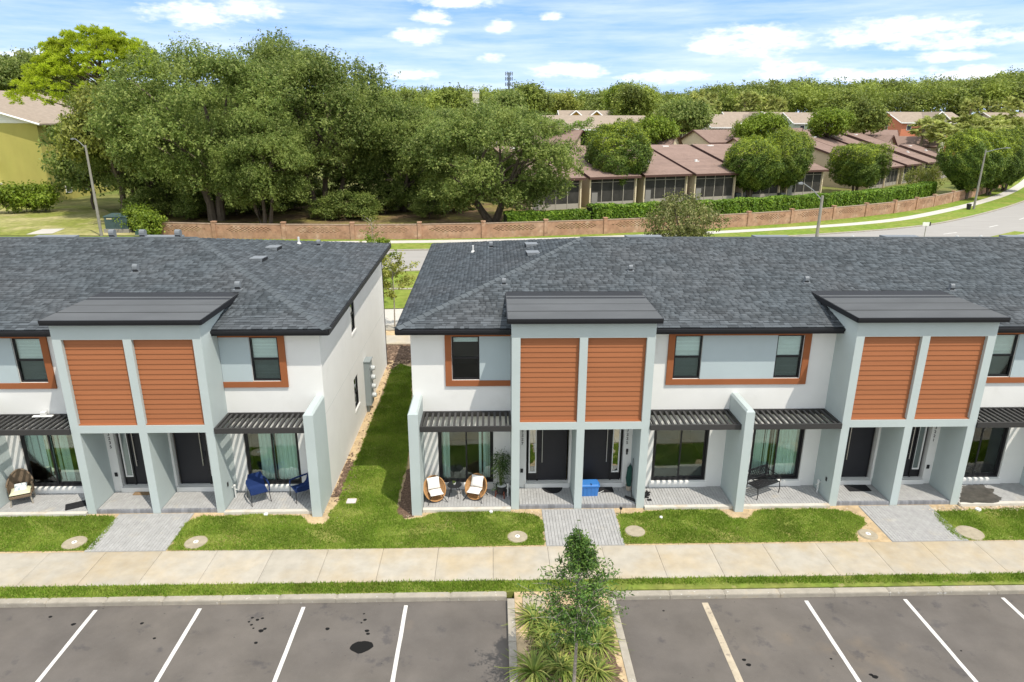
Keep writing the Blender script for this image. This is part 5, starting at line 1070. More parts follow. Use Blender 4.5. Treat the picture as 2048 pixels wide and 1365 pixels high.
# the pine: rounded tufts of needles in tiers
def pine():
    global RNG; RNG = np.random.default_rng(31); root = thing('pine_tree', 'tall bright yellow-green pine standing above the oaks', 'tree', (-53.0, 101, 0)); V = []; tips = []
    for k in range(620):
        d = sph(1)[0]; d[2] = abs(d[2])*1.1-.25; R_ = np.array([9.4, 7, 7.2]); c = np.array([0, 0, 17.6])+d*R_*RNG.uniform(.72, 1.0)
        if d[2] < 0: c[0] = c[0]*1.05-2.6; c[2] -= 2.6*RNG.random()
        n = 130; q = sph(n); q[:, 2] = abs(q[:, 2])*.9-.15; tips.append(c); r = RNG.uniform(.6, 1.05); cc = c+q*(r*RNG.uniform(.2, .6, n))[:, None]; V.append(leaf_quads(cc, q+RNG.normal(0, .25, (n, 3)), RNG.uniform(.35, .6, n)*r, np.full(n, .10)))
    npmesh('crown', np.concatenate(V), 4, M_pine, root); mb = MB(); mb.tube([(0, 0, -.3), (.3, 0, 9), (0, 0, 19)], [.42, .3, .1], 9)
    for i in range(0, 620, 12): t_ = Vector(tips[i]); z = max(7, t_.z-3.5); mb.tube([(0, 0, z), tuple(Vector((0, 0, z)).lerp(t_, .6)+Vector((0, 0, .3))), tuple(t_)], [.12, .07, .03], 5)
    mb.build('trunk', M_bark, root, local=True)
pine()
# clipped round trees in front of the brown-roofed houses
def clip_proto(shape, R, zc, seed, n=46000, size=.27, th=2.8, mm=None):
    global RNG; RNG = np.random.default_rng(seed); random.seed(seed); root = bpy.data.objects.new('clipped_tree', None); C.objects.link(root); ORG[root.name] = (0, 0, 0); d = sph(n); m_ = np.abs(d); p = {'round': 2.3, 'square': 8.0}[shape]
    k = (np.abs(d)**p).sum(1)**(-1/p); low = np.where(d[:, 2] < -.1, 1-.35*np.clip(-d[:, 2]-.1, 0, 1), 1.0)
    lump = 1+.06*np.sin(5*d[:, 0]+3*d[:, 2]+seed)+.05*np.sin(9*d[:, 1]+7*d[:, 2]+5*d[:, 0])+.045*np.sin(17*d[:, 0]-11*d[:, 2])+.04*np.sin(23*d[:, 1]+19*d[:, 2])
    r = k*lump*(1-.22*RNG.random(n)**2)*np.where(RNG.random(n) < .12, 1+.10*RNG.random(n), 1); q = d*r[:, None]*np.array(R)*np.c_[low, low, np.ones(n)]+np.array([0, 0, zc])
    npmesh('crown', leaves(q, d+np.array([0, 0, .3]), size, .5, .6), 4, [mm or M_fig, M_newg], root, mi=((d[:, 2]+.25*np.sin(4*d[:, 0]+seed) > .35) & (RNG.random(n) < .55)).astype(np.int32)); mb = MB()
    for a in range(3): w = 2.1*a+seed; f = (.5*math.cos(w), .5*math.sin(w), th); trunk_mesh(mb, (.18*math.cos(w), .18*math.sin(w), -.2), f, [(R[0]*.5*math.cos(w+e), R[1]*.5*math.sin(w+e), zc) for e in (-.5, .2, .7)], .24, .17, 7, .1)
    mb.build('trunk', M_bark, root, local=True); return root
cR = clip_proto('round', (4.6, 4.3, 4.7), 6.5, 41, th=1.8); cS = clip_proto('square', (4.0, 3.8, 3.3), 5.2, 42, th=2.0)
def tz(x, y): return TERR(x, y)
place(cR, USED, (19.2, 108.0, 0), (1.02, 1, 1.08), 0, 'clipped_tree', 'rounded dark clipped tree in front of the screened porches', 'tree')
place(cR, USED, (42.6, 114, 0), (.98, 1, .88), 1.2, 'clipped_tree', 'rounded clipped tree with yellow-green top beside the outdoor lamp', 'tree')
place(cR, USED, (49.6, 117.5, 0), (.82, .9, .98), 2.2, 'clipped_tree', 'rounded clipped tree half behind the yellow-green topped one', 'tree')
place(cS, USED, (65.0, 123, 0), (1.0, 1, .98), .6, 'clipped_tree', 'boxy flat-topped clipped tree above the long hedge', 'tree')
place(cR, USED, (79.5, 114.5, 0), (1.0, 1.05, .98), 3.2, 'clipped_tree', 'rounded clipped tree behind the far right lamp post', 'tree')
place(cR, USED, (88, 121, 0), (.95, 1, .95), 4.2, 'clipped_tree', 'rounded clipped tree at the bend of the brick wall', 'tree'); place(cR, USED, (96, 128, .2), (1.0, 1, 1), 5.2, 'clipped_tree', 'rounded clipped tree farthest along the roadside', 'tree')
# hedge behind the wall
def hedge(name, path, w, h, dens, mm, label):
    global RNG; RNG = np.random.default_rng(51); P = [Vector(p) for p in path]; L_ = [(b-a).length for a, b in zip(P, P[1:])]; tot = sum(L_); n = int(tot*dens); s = RNG.uniform(0, tot, n); cum = np.cumsum([0]+L_); k = np.clip(np.searchsorted(cum, s)-1, 0, len(L_)-1)
    A = np.array([p[:] for p in P]); t_ = (s-cum[k])/np.array(L_)[k]; c = A[k]+(A[k+1]-A[k])*t_[:, None]; d = A[k+1]-A[k]; d /= np.linalg.norm(d, axis=1)[:, None]; nr = np.c_[d[:, 1], -d[:, 0]]
    f = RNG.random(n); u = np.where(f < .45, 1, np.where(f < .6, -1, RNG.uniform(-1, 1, n))); z = np.where(f < .6, RNG.uniform(0, 1, n), 1.0); wob = 1+.08*np.sin(s*1.7)+.06*np.sin(s*4.1); hz = h*(1+.03*np.sin(s*.9)+.02*np.sin(s*2.3))
    off = u*w/2*wob*RNG.uniform(.85, 1.04, n); q = np.c_[c+nr*off[:, None], z*hz*RNG.uniform(.93, 1.03, n)]; q[:, 2] += [TERR(a, b) for a, b in q[:, :2]]; nn = np.c_[nr*(u*(f < .6))[:, None], (f >= .6)*1.0+.2]
    root = thing(name, label, 'hedge', (path[0][0], path[0][1], 0)); npmesh('foliage', leaves(q, nn, .30, .6, .6)-np.array([path[0][0], path[0][1], 0]), 4, mm, root)
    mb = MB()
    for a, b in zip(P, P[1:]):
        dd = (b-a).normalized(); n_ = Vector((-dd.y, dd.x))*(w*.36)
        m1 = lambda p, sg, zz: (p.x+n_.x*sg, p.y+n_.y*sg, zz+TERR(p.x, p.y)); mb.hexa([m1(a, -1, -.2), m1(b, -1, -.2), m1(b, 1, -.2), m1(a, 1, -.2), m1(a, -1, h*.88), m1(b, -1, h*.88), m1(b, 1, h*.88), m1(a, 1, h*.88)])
    mb.build('branches', mat('hedge_shade', (.02, .03, .008), .95), root)  # solid core block; the hedge's inner shade is put into its dark colour
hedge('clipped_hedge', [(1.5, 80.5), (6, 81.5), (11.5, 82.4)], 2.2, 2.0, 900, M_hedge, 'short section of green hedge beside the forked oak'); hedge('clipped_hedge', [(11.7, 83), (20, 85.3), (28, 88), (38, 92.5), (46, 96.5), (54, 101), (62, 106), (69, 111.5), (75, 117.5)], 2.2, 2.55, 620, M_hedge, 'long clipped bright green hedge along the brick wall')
# the young tree on the planting island
def young_tree():
    global RNG; RNG = np.random.default_rng(61); random.seed(61); x, y = gz(1146, 1395, -.02); root = thing('young_oak', 'young slender tree with a pale thin trunk in the planting island', 'tree', (x, y, -.02)); mb = MB(); top = (-.04, .02, 4.15); mb.tube([(0, 0, -.05), (.02, .01, 1.0), (.03, 0, 1.6), (0, .02, 2.6), top], [.042, .035, .030, .018, .005], 8); tr = mb; Cs = []; Dn = []; mb2 = MB()
    def twig(p, d, ln, depth):
        q = p+d*ln; mb2.tube([tuple(p), tuple((p+q)/2+Vector((0, 0, .02))), tuple(q)], [.009*(1.4-.4*depth), .006, .003], 4, cap=False)
        for i in range(3 if depth == 0 else 0):
            t_ = random.uniform(.3, .95); e = (d+Vector((random.gauss(0, .6), random.gauss(0, .6), random.gauss(.1, .4)))).normalized(); twig(p+d*ln*t_, e, ln*random.uniform(.35, .6), 1)
        for i in range(21 if depth else 18):
            t_ = random.uniform(.25, 1.08); c = p+d*ln*t_+Vector((random.gauss(0, .05), random.gauss(0, .05), random.gauss(0, .045))); Cs.append(c[:]); Dn.append((random.gauss(0, 1), random.gauss(0, 1), random.gauss(.3, .8)))
    for k in range(120):
        z = 1.55+2.5*random.random()**1.05; a = random.uniform(0, 6.283); sh = min(1, (z-1.35)/.9)*max(.12, (4.3-z)/2.3); L_ = random.uniform(.55, 1.02)*1.25*min(1, sh); twig(Vector((.01, .01, z)), Vector((math.cos(a), math.sin(a), random.uniform(.15, .75))).normalized(), L_, 0)
    for k in range(10):
        a = random.uniform(0, 6.28); twig(Vector((0, 0, random.uniform(3.5, 4.1))), Vector((.4*math.cos(a), .4*math.sin(a), 1)).normalized(), random.uniform(.2, .42), 1)
    tr.build('trunk', M_bark2, root, local=True); mb2.build('branches', M_bark2, root, local=True); n = len(Cs); npmesh('crown', leaf_quads(np.array(Cs), np.array(Dn), RNG.uniform(.055, .115, n), RNG.uniform(.022, .042, n), .1), 4, M_young, root)
young_tree()
# saplings and shrubs just behind the houses
def sapling(name, label, loc, h, r, n, mm, seed, size=.16, th=.4, clump=False):
    global RNG; RNG = np.random.default_rng(seed); random.seed(seed); root = thing(name, label, 'tree', loc); mb = MB(); mb.tube([(0, 0, -.2), (.05, 0, h*.5), (0, 0, h)], [.05, .035, .01], 6); Q = []
    for k in range(26):
        z = h*random.uniform(th, 1); a = random.uniform(0, 6.28); l = r*random.uniform(.4, 1)*(1.15-.6*abs(z/h-.55)); t_ = Vector((math.cos(a)*l, math.sin(a)*l, z+.35*l)); mb.tube([(0, 0, z-.1), tuple(t_*.5+Vector((0, 0, z*.5))), tuple(t_)], [.018, .01, .004], 4)
        for i in range(n//26): s = random.uniform(.35, 1.1); Q.append((t_.x*s+random.gauss(0, .10), t_.y*s+random.gauss(0, .10), (z-.1)*(1-s)+t_.z*s+random.gauss(0, .1)))
    mb.build('trunk', M_bark2, root, local=True); npmesh('crown', leaves(np.array(Q), np.tile([0, 0, .4], (len(Q), 1)), size, .5, .9), 4, mm, root)
M_sap = leafmat('sapling_leaf', (.13, .15, .02), (.25, .27, .04), (.38, .38, .10), trans=.35, patch=.8)
sapling('sapling', 'sparse yellow-green sapling seen through the gap between the rows', (-6.0, 40.2, 0), 4.6, 1.4, 2200, M_sap, 71); sapling('sapling', 'dense yellow-green young tree against the left row in the gap', (-8.0, 46.5, 0), 4.6, 1.3, 3000, M_lime, 72, .2, .25); sapling('sapling', 'twiggy sparse shrub tree standing beside the road in the gap', (-9.3, 53, 0), 5.2, 1.1, 380, M_sap, 73)
# ------------------------------------------------------------------ brick wall with pierced panels
M_brick = mat('orange_brick', (.37, .215, .140), .92, var=.22, vscale=2.2, bump=.3, bscale=20, spec=.15, col2=(.43, .28, .195), c2scale=.5, c2amt=.8, stains=[dict(scale=1.0, lo=.6, hi=.72, amt=.5, col=(.58, .44, .33)), dict(scale=1.7, lo=.62, hi=.7, amt=.55, col=(.18, .11, .075))])
M_cope = mat('wall_coping', (.34, .25, .19), .92, var=.25, vscale=3, spec=.15)
WL = [(-37.3, 75.2), (-29.7, 74), (-22.2, 73.5), (-14.9, 73.3), (-7.8, 73.6), (-1, 74.4), (5.9, 75.8), (12.75, 77.3), (19.0, 79.0), (25.2, 80.9), (31.2, 83), (37.6, 85.6), (44.6, 89), (50.6, 92.2), (56.6, 95.8), (62, 99.6), (67.3, 103.8), (74, 109.6), (80, 115), (86, 120.6), (92, 126.4), (99, 133.4), (106, 141)]
def brick_wall():
    T = thing('brick_wall', 'long orange brick wall with posts and pierced lattice panels along the road', 'wall', (WL[0][0], WL[0][1], 0)); h, t = 1.62, .2
    for i, (a, b) in enumerate(zip(WL, WL[1:])):
        a = Vector(a); b = Vector(b); L_ = (b-a).length; d = (b-a)/L_; n = Vector((-d.y, d.x)); za = TERR(*a); zb = TERR(*b)
        def P(u, z, dd): q = a+d*u+n*(dd-t/2); return (q.x, q.y, z+za+(zb-za)*u/L_)
        ops = []; m_ = L_/2; hw, hh, rows = .155, .075, 5
        if i < 19:
            for r in range(rows):
                z = .80+r*.125; half = L_*.36-abs(r-2)*.34
                for c in range(-14, 15):
                    u = m_+(c+.5*(r % 2))*.46
                    if abs(u-m_) < half: ops.append((u-hw+.03, u+hw-.03, z, z+hh))
        mb = MB(); wall_open(mb, P, .21, L_-.21, -.3, h, t, ops); mb.build('panel', M_brick, T)
        mb = MB(); mb.hexa([P(.2, h+.001, -.03), P(L_-.2, h+.001, -.03), P(L_-.2, h+.001, t+.03), P(.2, h+.001, t+.03), P(.2, h+.08, -.03), P(L_-.2, h+.08, -.03), P(L_-.2, h+.08, t+.03), P(.2, h+.08, t+.03)]); mb.build('coping', M_cope, T)
    for i, p in enumerate(WL):
        q = WL[min(i+1, len(WL)-1)]; o = WL[max(i-1, 0)]; a = math.atan2(q[1]-o[1], q[0]-o[0]); mb = MB(); rbox(mb, (p[0], p[1], TERR(*p)+.78), (.42, .42, 2.1), rz=a); rbox(mb, (p[0], p[1], TERR(*p)+1.88), (.5, .5, .1), rz=a); mb.build('post', M_brick, T)
brick_wall()
# ------------------------------------------------------------------ street lamps, transformer, small street things
M_pole = mat('concrete_pole', (.27, .255, .225), .9, var=.12, vscale=2, spec=.15); M_lamp = mat('lamp_head', (.20, .21, .22), .5)
def street_lamp(label, loc, h, tip, z0=0):
    T = thing('street_lamp', label, 'lamp post', (loc[0], loc[1], z0), group='concrete street lamps'); x, y = loc
    MB().tube([(x, y, z0-.3), (x, y, z0+h)], [.17, .10], 10).build('pole', M_pole, T); MB().tube([(x, y, z0+h-.35), ((x+tip[0])/2, (y+tip[1])/2, (z0+h-.35)*.4+tip[2]*.6), tip], [.05, .04, .035], 7).build('arm', M_lamp, T)
    s = 1 if tip[0] > x else -1; mb = MB(); mb.hexa([(tip[0]-.1, tip[1]-.13, tip[2]-.09), (tip[0]+s*.5+.1, tip[1]-.1, tip[2]-.07), (tip[0]+s*.5+.1, tip[1]+.1, tip[2]-.07), (tip[0]-.1, tip[1]+.13, tip[2]-.09), (tip[0]-.1, tip[1]-.12, tip[2]+.09), (tip[0]+s*.5+.1, tip[1]-.08, tip[2]+.03), (tip[0]+s*.5+.1, tip[1]+.08, tip[2]+.03), (tip[0]-.1, tip[1]+.12, tip[2]+.09)]); mb.build('lamp_head', M_lamp, T)
a = gy(150, 278, 76.3); street_lamp('concrete street lamp rising beside the transformer', (-43.0, 76.3), 9.6, (a[0], 76.3, a[1]))
pL = gy(1645, 392, 54); a = gy(1607, 367, 54); street_lamp('concrete street lamp standing behind the right row roof ridge', (pL[0], 54), pL[1], (a[0], 54, a[1]))
a = gy(2012, 296, 100.5); street_lamp('leaning-looking concrete street lamp with a black bin at its foot', (71.4, 100.5), 8.6, (a[0], 100.5, a[1]))
x, y = gz(1936, 421); t = thing('litter_bin', 'black bin at the foot of the roadside street lamp', 'bin', (x, y, 0)); MB().lathe([(.25, 0), (.32, .8), (.30, .82)], 12, (x, y, 0)).build('body', M_black, t); MB().lathe([(.34, .82), (.3, .92), (.05, .98)], 12, (x, y, 0)).build('lid', M_black, t)
a = gy(1852, 453, 66); t = thing('road_sign', 'small white rectangular sign on a thin post before the road', 'sign', (a[0], 66, 0)); MB().tube([(a[0], 66, -.2), (a[0], 66, a[1]+.3)], .035, 6).build('post', M_pole, t); MB().box(a[0]-.42, a[0]+.34, 65.9, 65.95, a[1]+.05, a[1]+.40).build('sign_plate', M_white, t)
MB().box(a[0]+.24, a[0]+.36, 65.88, 65.899, a[1]+.04, a[1]+.42).build('edge_stripe', M_black, t)
def transformer():
    x0, y0 = gz(213, 466); x1 = gz(272, 466)[0]; M_tr = mat('transformer_green', (.05, .085, .085), .6, var=.15, vscale=2); T = thing('transformer', 'dark green utility transformer with white graffiti on a concrete pad', 'transformer', (x0+1, y0+1, 0)); x1 = x0+2.5; y1 = y0+1.9
    MB().box(x0-.15, x1+.15, y0-.15, y1+.15, -.2, .42).build('concrete_pad', M_pole, T); MB().box(x0, x1, y0, y1, .421, 1.75).build('cabinet', M_tr, T); MB().hexa([(x0-.06, y0-.06, 1.751), (x1+.06, y0-.06, 1.751), (x1+.06, y1+.06, 1.751), (x0-.06, y1+.06, 1.751), (x0-.03, y0-.03, 1.86), (x1+.03, y0-.03, 1.86), (x1+.03, y1+.03, 1.98), (x0-.03, y1+.03, 1.98)]).build('cabinet_lid', M_tr, T)
    MB().box(x0+.25, x0+.85, y0-.02, y0-.001, 1.5, 1.62).build('warning_label', mat('cream_label', (.62, .55, .35), .6), T); random.seed(5); pts = []; mb = MB()
    for k in range(4):
        pts = [(x1+.012, y0+.2+.38*k+random.uniform(-.1, .25), random.uniform(.75, 1.55)) for _ in range(5)]; mb.tube(pts, .03, 4)
    mb.build('graffiti', M_white, T)
transformer()
for (px, py) in ((282, 470), (298, 469)): x, y = gz(px, py); t = thing('utility_box', 'low dark green utility box beside the end of the brick wall', 'box', (x, y, 0), group='utility boxes'); MB().hexa([(x-.45, y-.4, 0), (x+.45, y-.4, 0), (x+.45, y+.4, 0), (x-.45, y+.4, 0), (x-.4, y-.35, .55), (x+.4, y-.35, .55), (x+.4, y+.35, .62), (x-.4, y+.35, .62)]).build('cabinet', mat('box_green', (.04, .09, .07), .6), t, bevel=.03); MB().box(x-.47, x+.47, y-.42, y+.42, -.1, .06).build('base', M_pole, t)
sheet('dry_lawn', rough_poly([(-120, 76.5), (-37.5, 76.5), (-37, 79), (-48, 90), (-58, 103), (-120, 103)], 2, .3), .012, M_dry)
sheet('path_slab', G([(52, 470), (105, 468), (130, 458), (85, 459)]), .03, M_lane)
sheet('leaf_litter', rough_poly([(-37, 77.5), (0, 77), (9, 80), (6, 105), (-20, 116), (-45, 112), (-52, 96)], 1.5, .4), .016, mat('leaf_litter', (.16, .11, .065), .95, var=.4, vscale=1.2, spec=.05, col2=(.24, .22, .06), c2scale=.18, c2amt=.9))
# ------------------------------------------------------------------ green apartment block on the left
M_lime_w = mat('lime_stucco', (.42, .375, .11), .9, var=.07, vscale=.5, bump=.1, bscale=20, spec=.15, col2=(.38, .37, .10), c2scale=.22, c2amt=.6, stretch=(1, 1, .4)); M_tanroof = mat('tan_shingle', (.30, .245, .195), .92, var=.14, vscale=1.5, bump=.2, bscale=6, spec=.1, stretch=(1, 1, 3)); M_trim = mat('white_trim', (.78, .78, .76), .7); M_pane = mat('far_glass', (.05, .06, .065), .15, spec=.6)
def green_block():
    x1, y0 = -67.8, 108.6; W_, L_, ze, zr = 34, 34, 11.6, 16.6; x0 = x1-W_; xm = (x0+x1)/2; y1 = y0+L_; T = thing('apartment_block', 'lime green three-storey apartment block with white gable siding', 'building', (xm, y0, 0))
    MB().prism([(x0, y0), (x1, y0), (x1, y1), (x0, y1)], -.3, ze).build('wall', M_lime_w, T); mb = MB(); mb.mesh([(x0, y0-.05, ze), (x1, y0-.05, ze), (xm, y0-.05, zr), (x0, y1, ze), (x1, y1, ze), (xm, y1, zr)], [(0, 1, 2), (4, 3, 5)]); g = mb.build('gable', M_trim, T)
    for k in range(12):
        z = ze+.08+.4*k; f = (zr-z)/(zr-ze); piece('siding_board', M_trim, g, (xm, y0-.07, z), (W_*f-.2, .05, .36), rx=.05)
    mb = MB(); s = (zr-ze)/(W_/2)
    for sg, xa in ((1, x1+1), (-1, x0-1)):
        za = ze-s*1.0; mb.hexa([(xm, y0-.9, zr+.02), (xa, y0-.9, za+.02), (xa, y1+.9, za+.02), (xm, y1+.9, zr+.02), (xm, y0-.9, zr+.25), (xa, y0-.9, za+.25), (xa, y1+.9, za+.25), (xm, y1+.9, zr+.25)][::1] if sg > 0 else [(xa, y0-.9, za+.02), (xm, y0-.9, zr+.02), (xm, y1+.9, zr+.02), (xa, y1+.9, za+.02), (xa, y0-.9, za+.25), (xm, y0-.9, zr+.25), (xm, y1+.9, zr+.25), (xa, y1+.9, za+.25)])
    R_ = mb.build('roof', M_tanroof, T); mb = MB()
    for xa in (x1+1, x0-1): mb.tube([(xm, y0-.95, zr+.1), (xa, y0-.95, ze-s+.1)], .16, 4)
    mb.build('rake_trim', M_trim, R_)
    for yy in (y0+4, y0+9, y0+15):
        for k in range(3): w = MB().box(x1-.02, x1+.08, yy, yy+1.6, 1.0+3.7*k, 2.6+3.7*k).build('window', M_trim, T); MB().box(x1+.081, x1+.09, yy+.12, yy+1.48, 1.1+3.7*k, 2.5+3.7*k).build('pane', M_pane, w)
    mb = MB(); xx = gz(13, 405)[0]
    for k in range(4): mb.box(xx-2.5, xx, y0-1.8, y0-1.7, 2.9*k, 2.9*k+.14)
    mb.box(xx-.1, xx, y0-1.8, y0-1.7, 0, 9).box(xx-2.5, xx, y0-1.8, y0-.001, 2.7, 2.9).box(xx-2.5, xx, y0-1.8, y0-.001, 5.9, 6.1); mb.build('screen_balcony', M_trim, T)
    MB().box(-70.2, -69.2, y0-.7, y0-.001, 0, .95).build('meter_cabinet', M_lime_w, T)
green_block()
# ------------------------------------------------------------------ brown-roofed patio houses
M_tan = mat('tan_stucco', (.50, .41, .295), .9, var=.05, vscale=.8, spec=.15); M_broof = mat('brown_tile_roof', (.235, .165, .138), .9, var=.10, vscale=1.0, rnd=.07, spec=.12, stretch=(1, 1, 2)); M_bfas = mat('brown_fascia', (.085, .042, .034), .7); M_screen = mat('porch_screen', (.045, .043, .040), .8, var=.3, vscale=.8, spec=.15); M_knee = mat('knee_wall', (.34, .31, .27), .8)
M_cream = mat('cream_stucco', (.66, .56, .40), .9, var=.04, vscale=.8, spec=.15)
def patio_house(label, c, th, w=8.2, L_=13.6, ze=4.5, sl=.275, back=True, gable=0, wallm=None):
    """long mono-pitch roof rising from a screened porch; local u along the front, v to the back"""
    t = math.radians(th); g = TERR(c[0], c[1]); T = thing('patio_house', label, 'house', (c[0], c[1], g), t, 'brown-roofed patio houses'); wallm = wallm or M_tan; zr = ze+sl*L_; b = .9
    mb = MB(); pd = 2.6
    for u in (0, w-.3): mb.hexa([(u, 0, -.5), (u+.3, 0, -.5), (u+.3, pd, -.5), (u, pd, -.5), (u, 0, ze-.05), (u+.3, 0, ze-.05), (u+.3, pd, ze+sl*pd-.05), (u, pd, ze+sl*pd-.05)])
    mb.hexa([(0, pd, -.5), (w, pd, -.5), (w, L_, -.5), (0, L_, -.5), (0, pd, ze+sl*pd-.05), (w, pd, ze+sl*pd-.05), (w, L_, zr-.05), (0, L_, zr-.05)])
    if back: mb.hexa([(0, L_+.001, -.5), (w, L_+.001, -.5), (w, L_+5, -.5), (0, L_+5, -.5), (0, L_+.001, zr-.05), (w, L_+.001, zr-.05), (w, L_+5, zr-1.9), (0, L_+5, zr-1.9)])
    mb.build('wall', wallm, T, local=True)
    n = 22; R_ = MB().hexa([(-.35, -.7, ze-.7*sl), (w+.35, -.7, ze-.7*sl), (w+.35, L_, zr), (-.35, L_, zr), (-.35, -.7, ze-.7*sl+.12), (w+.35, -.7, ze-.7*sl+.12), (w+.35, L_, zr+.12), (-.35, L_, zr+.12)]).build('roof', M_bfas, T, local=True); ca = math.atan(sl); ln = (L_+.7)/n
    for i in range(n): v = -.7+ln*(i+.5); o = piece('tile_course', M_broof, T if False else R_, (w/2, v, ze+sl*v+.1), (w+.62, ln/math.cos(ca)+.1, .075)); o.location = (w/2, v, ze+sl*v+.115); o.rotation_euler = (ca-.03, 0, 0)
    if back: MB().hexa([(-.35, L_+.001, zr), (w+.35, L_+.001, zr), (w+.35, L_+5.4, zr-2.0), (-.35, L_+5.4, zr-2.0), (-.35, L_+.001, zr+.14), (w+.35, L_+.001, zr+.14), (w+.35, L_+5.4, zr-1.85), (-.35, L_+5.4, zr-1.85)]).build('rear_slope', M_broof, R_, local=True)
    for u in (-.36, w+.3): MB().hexa([(u, -.75, ze-.75*sl-.16), (u+.06, -.75, ze-.75*sl-.16), (u+.06, L_, zr-.16), (u, L_, zr-.16), (u, -.75, ze-.75*sl+.2), (u+.06, -.75, ze-.75*sl+.2), (u+.06, L_, zr+.2), (u, L_, zr+.2)]).build('rake_board', M_bfas, R_, local=True)
    MB().box(-.35, w+.35, -.78, -.71, ze-.7*sl-.18, ze-.7*sl+.13).build('fascia', M_bfas, R_, local=True)
    cu = w*.45; cz = ze+sl*5; MB().box(cu, cu+.35, 4.8, 5.1, cz, cz+.45).box(cu-.3, cu+.6, 4.6, 4.7, cz+.1, cz+.22).build('roof_pipe', M_trim, R_, local=True); v = L_-1.2; MB().box(w*.3, w*.3+1.2, v, v+.6, ze+sl*v+.15, ze+sl*v+.36).build('skylight', M_trim, R_, local=True)
    for u in (.02, w-.22): MB().box(u, u+.2, -.14, -.001, -.5, ze-.25).build('corner_trim', M_cream, T, local=True)
    S_ = MB().box(.3, w-.3, .12, .16, .75, ze-.1).build('porch_screen', M_screen, T, local=True); MB().box(.3, w-.3, .1, .2, -.5, .75).build('knee_wall', M_knee, S_, local=True)
    for u in (.3+(w-.6)*k/4 for k in range(5)): MB().box(u-.05, u+.05, .05, .119, .0, ze-.1).build('screen_post', M_knee, S_, local=True)
    MB().box(.3, w-.3, .05, .119, ze-.9, ze-.82).build('screen_rail', M_knee, S_, local=True); MB().box(.5, 1.5, .04, .1, .1, 2.15).build('screen_door', mat('screen_door', (.22, .21, .20), .6), S_, local=True)
    return T
def ac_unit(label, c, th):
    g = TERR(c[0], c[1]); T = thing('ac_unit', label, 'air conditioner', (c[0], c[1], g), math.radians(th), 'air conditioners behind the hedge'); MB().box(-.5, .5, -.45, .45, .05, 1.15).build('case', mat('ac_dark', (.035, .04, .045), .6), T, local=True, bevel=.04)
    for k in range(8): MB().box(-.44, .44, -.475, -.451, .18+.11*k, .24+.11*k).build('louver', mat('ac_louver', (.09, .095, .10), .5), T, local=True)
    MB().lathe([(.36, 1.15), (.36, 1.2), (.05, 1.22)], 14).build('fan_guard', M_black, T, local=True); MB().box(-.55, .55, -.5, .5, -.2, .05).build('pad', M_pole, T, local=True)
tA = 22
rowA = [((5.4, 98.5), 'patio house with brown roof half hidden behind the forked oak'), ((14.3, 102.5), 'patio house with brown roof behind the rounded dark clipped tree'), ((23.3, 107.0), 'patio house with brown roof and tan screened porch right of the dark clipped tree'),
        ((32.0, 109.8), 'patio house with brown roof and a roof pipe, left of the yellow-green clipped tree'), ((41.2, 114.0), 'patio house with brown roof behind the yellow-green topped clipped tree'), ((50.2, 117.8), 'patio house at the end of its row, bare tan side wall by the boxy tree')]
for c, lab in rowA: patio_house(lab, c, tA)
for (px, py) in ((1262, 402), (1366, 402), (1465, 398), (1552, 398)): x, y = gz(px, py); ac_unit('dark air conditioner beside a screened porch behind the hedge', (x, y-2), tA)
rowB = [((70.5, 129), 'patio house with brown roof hidden behind the boxy clipped tree'), ((76.0, 134), 'patio house with brown roof just right of the boxy clipped tree'), ((82.6, 139.0), 'patio house with brown roof stepping back along the hedge'), ((89.6, 143.5), 'patio house with a long brown roof above the crepe shrub'), ((96.0, 147.5), 'patio house with brown roof next to the roadside clipped trees')]
for k, (c, lab) in enumerate(rowB): patio_house(lab, c, 40, w=7.4, L_=17 if k < 4 else 9, ze=3.9, sl=.31)
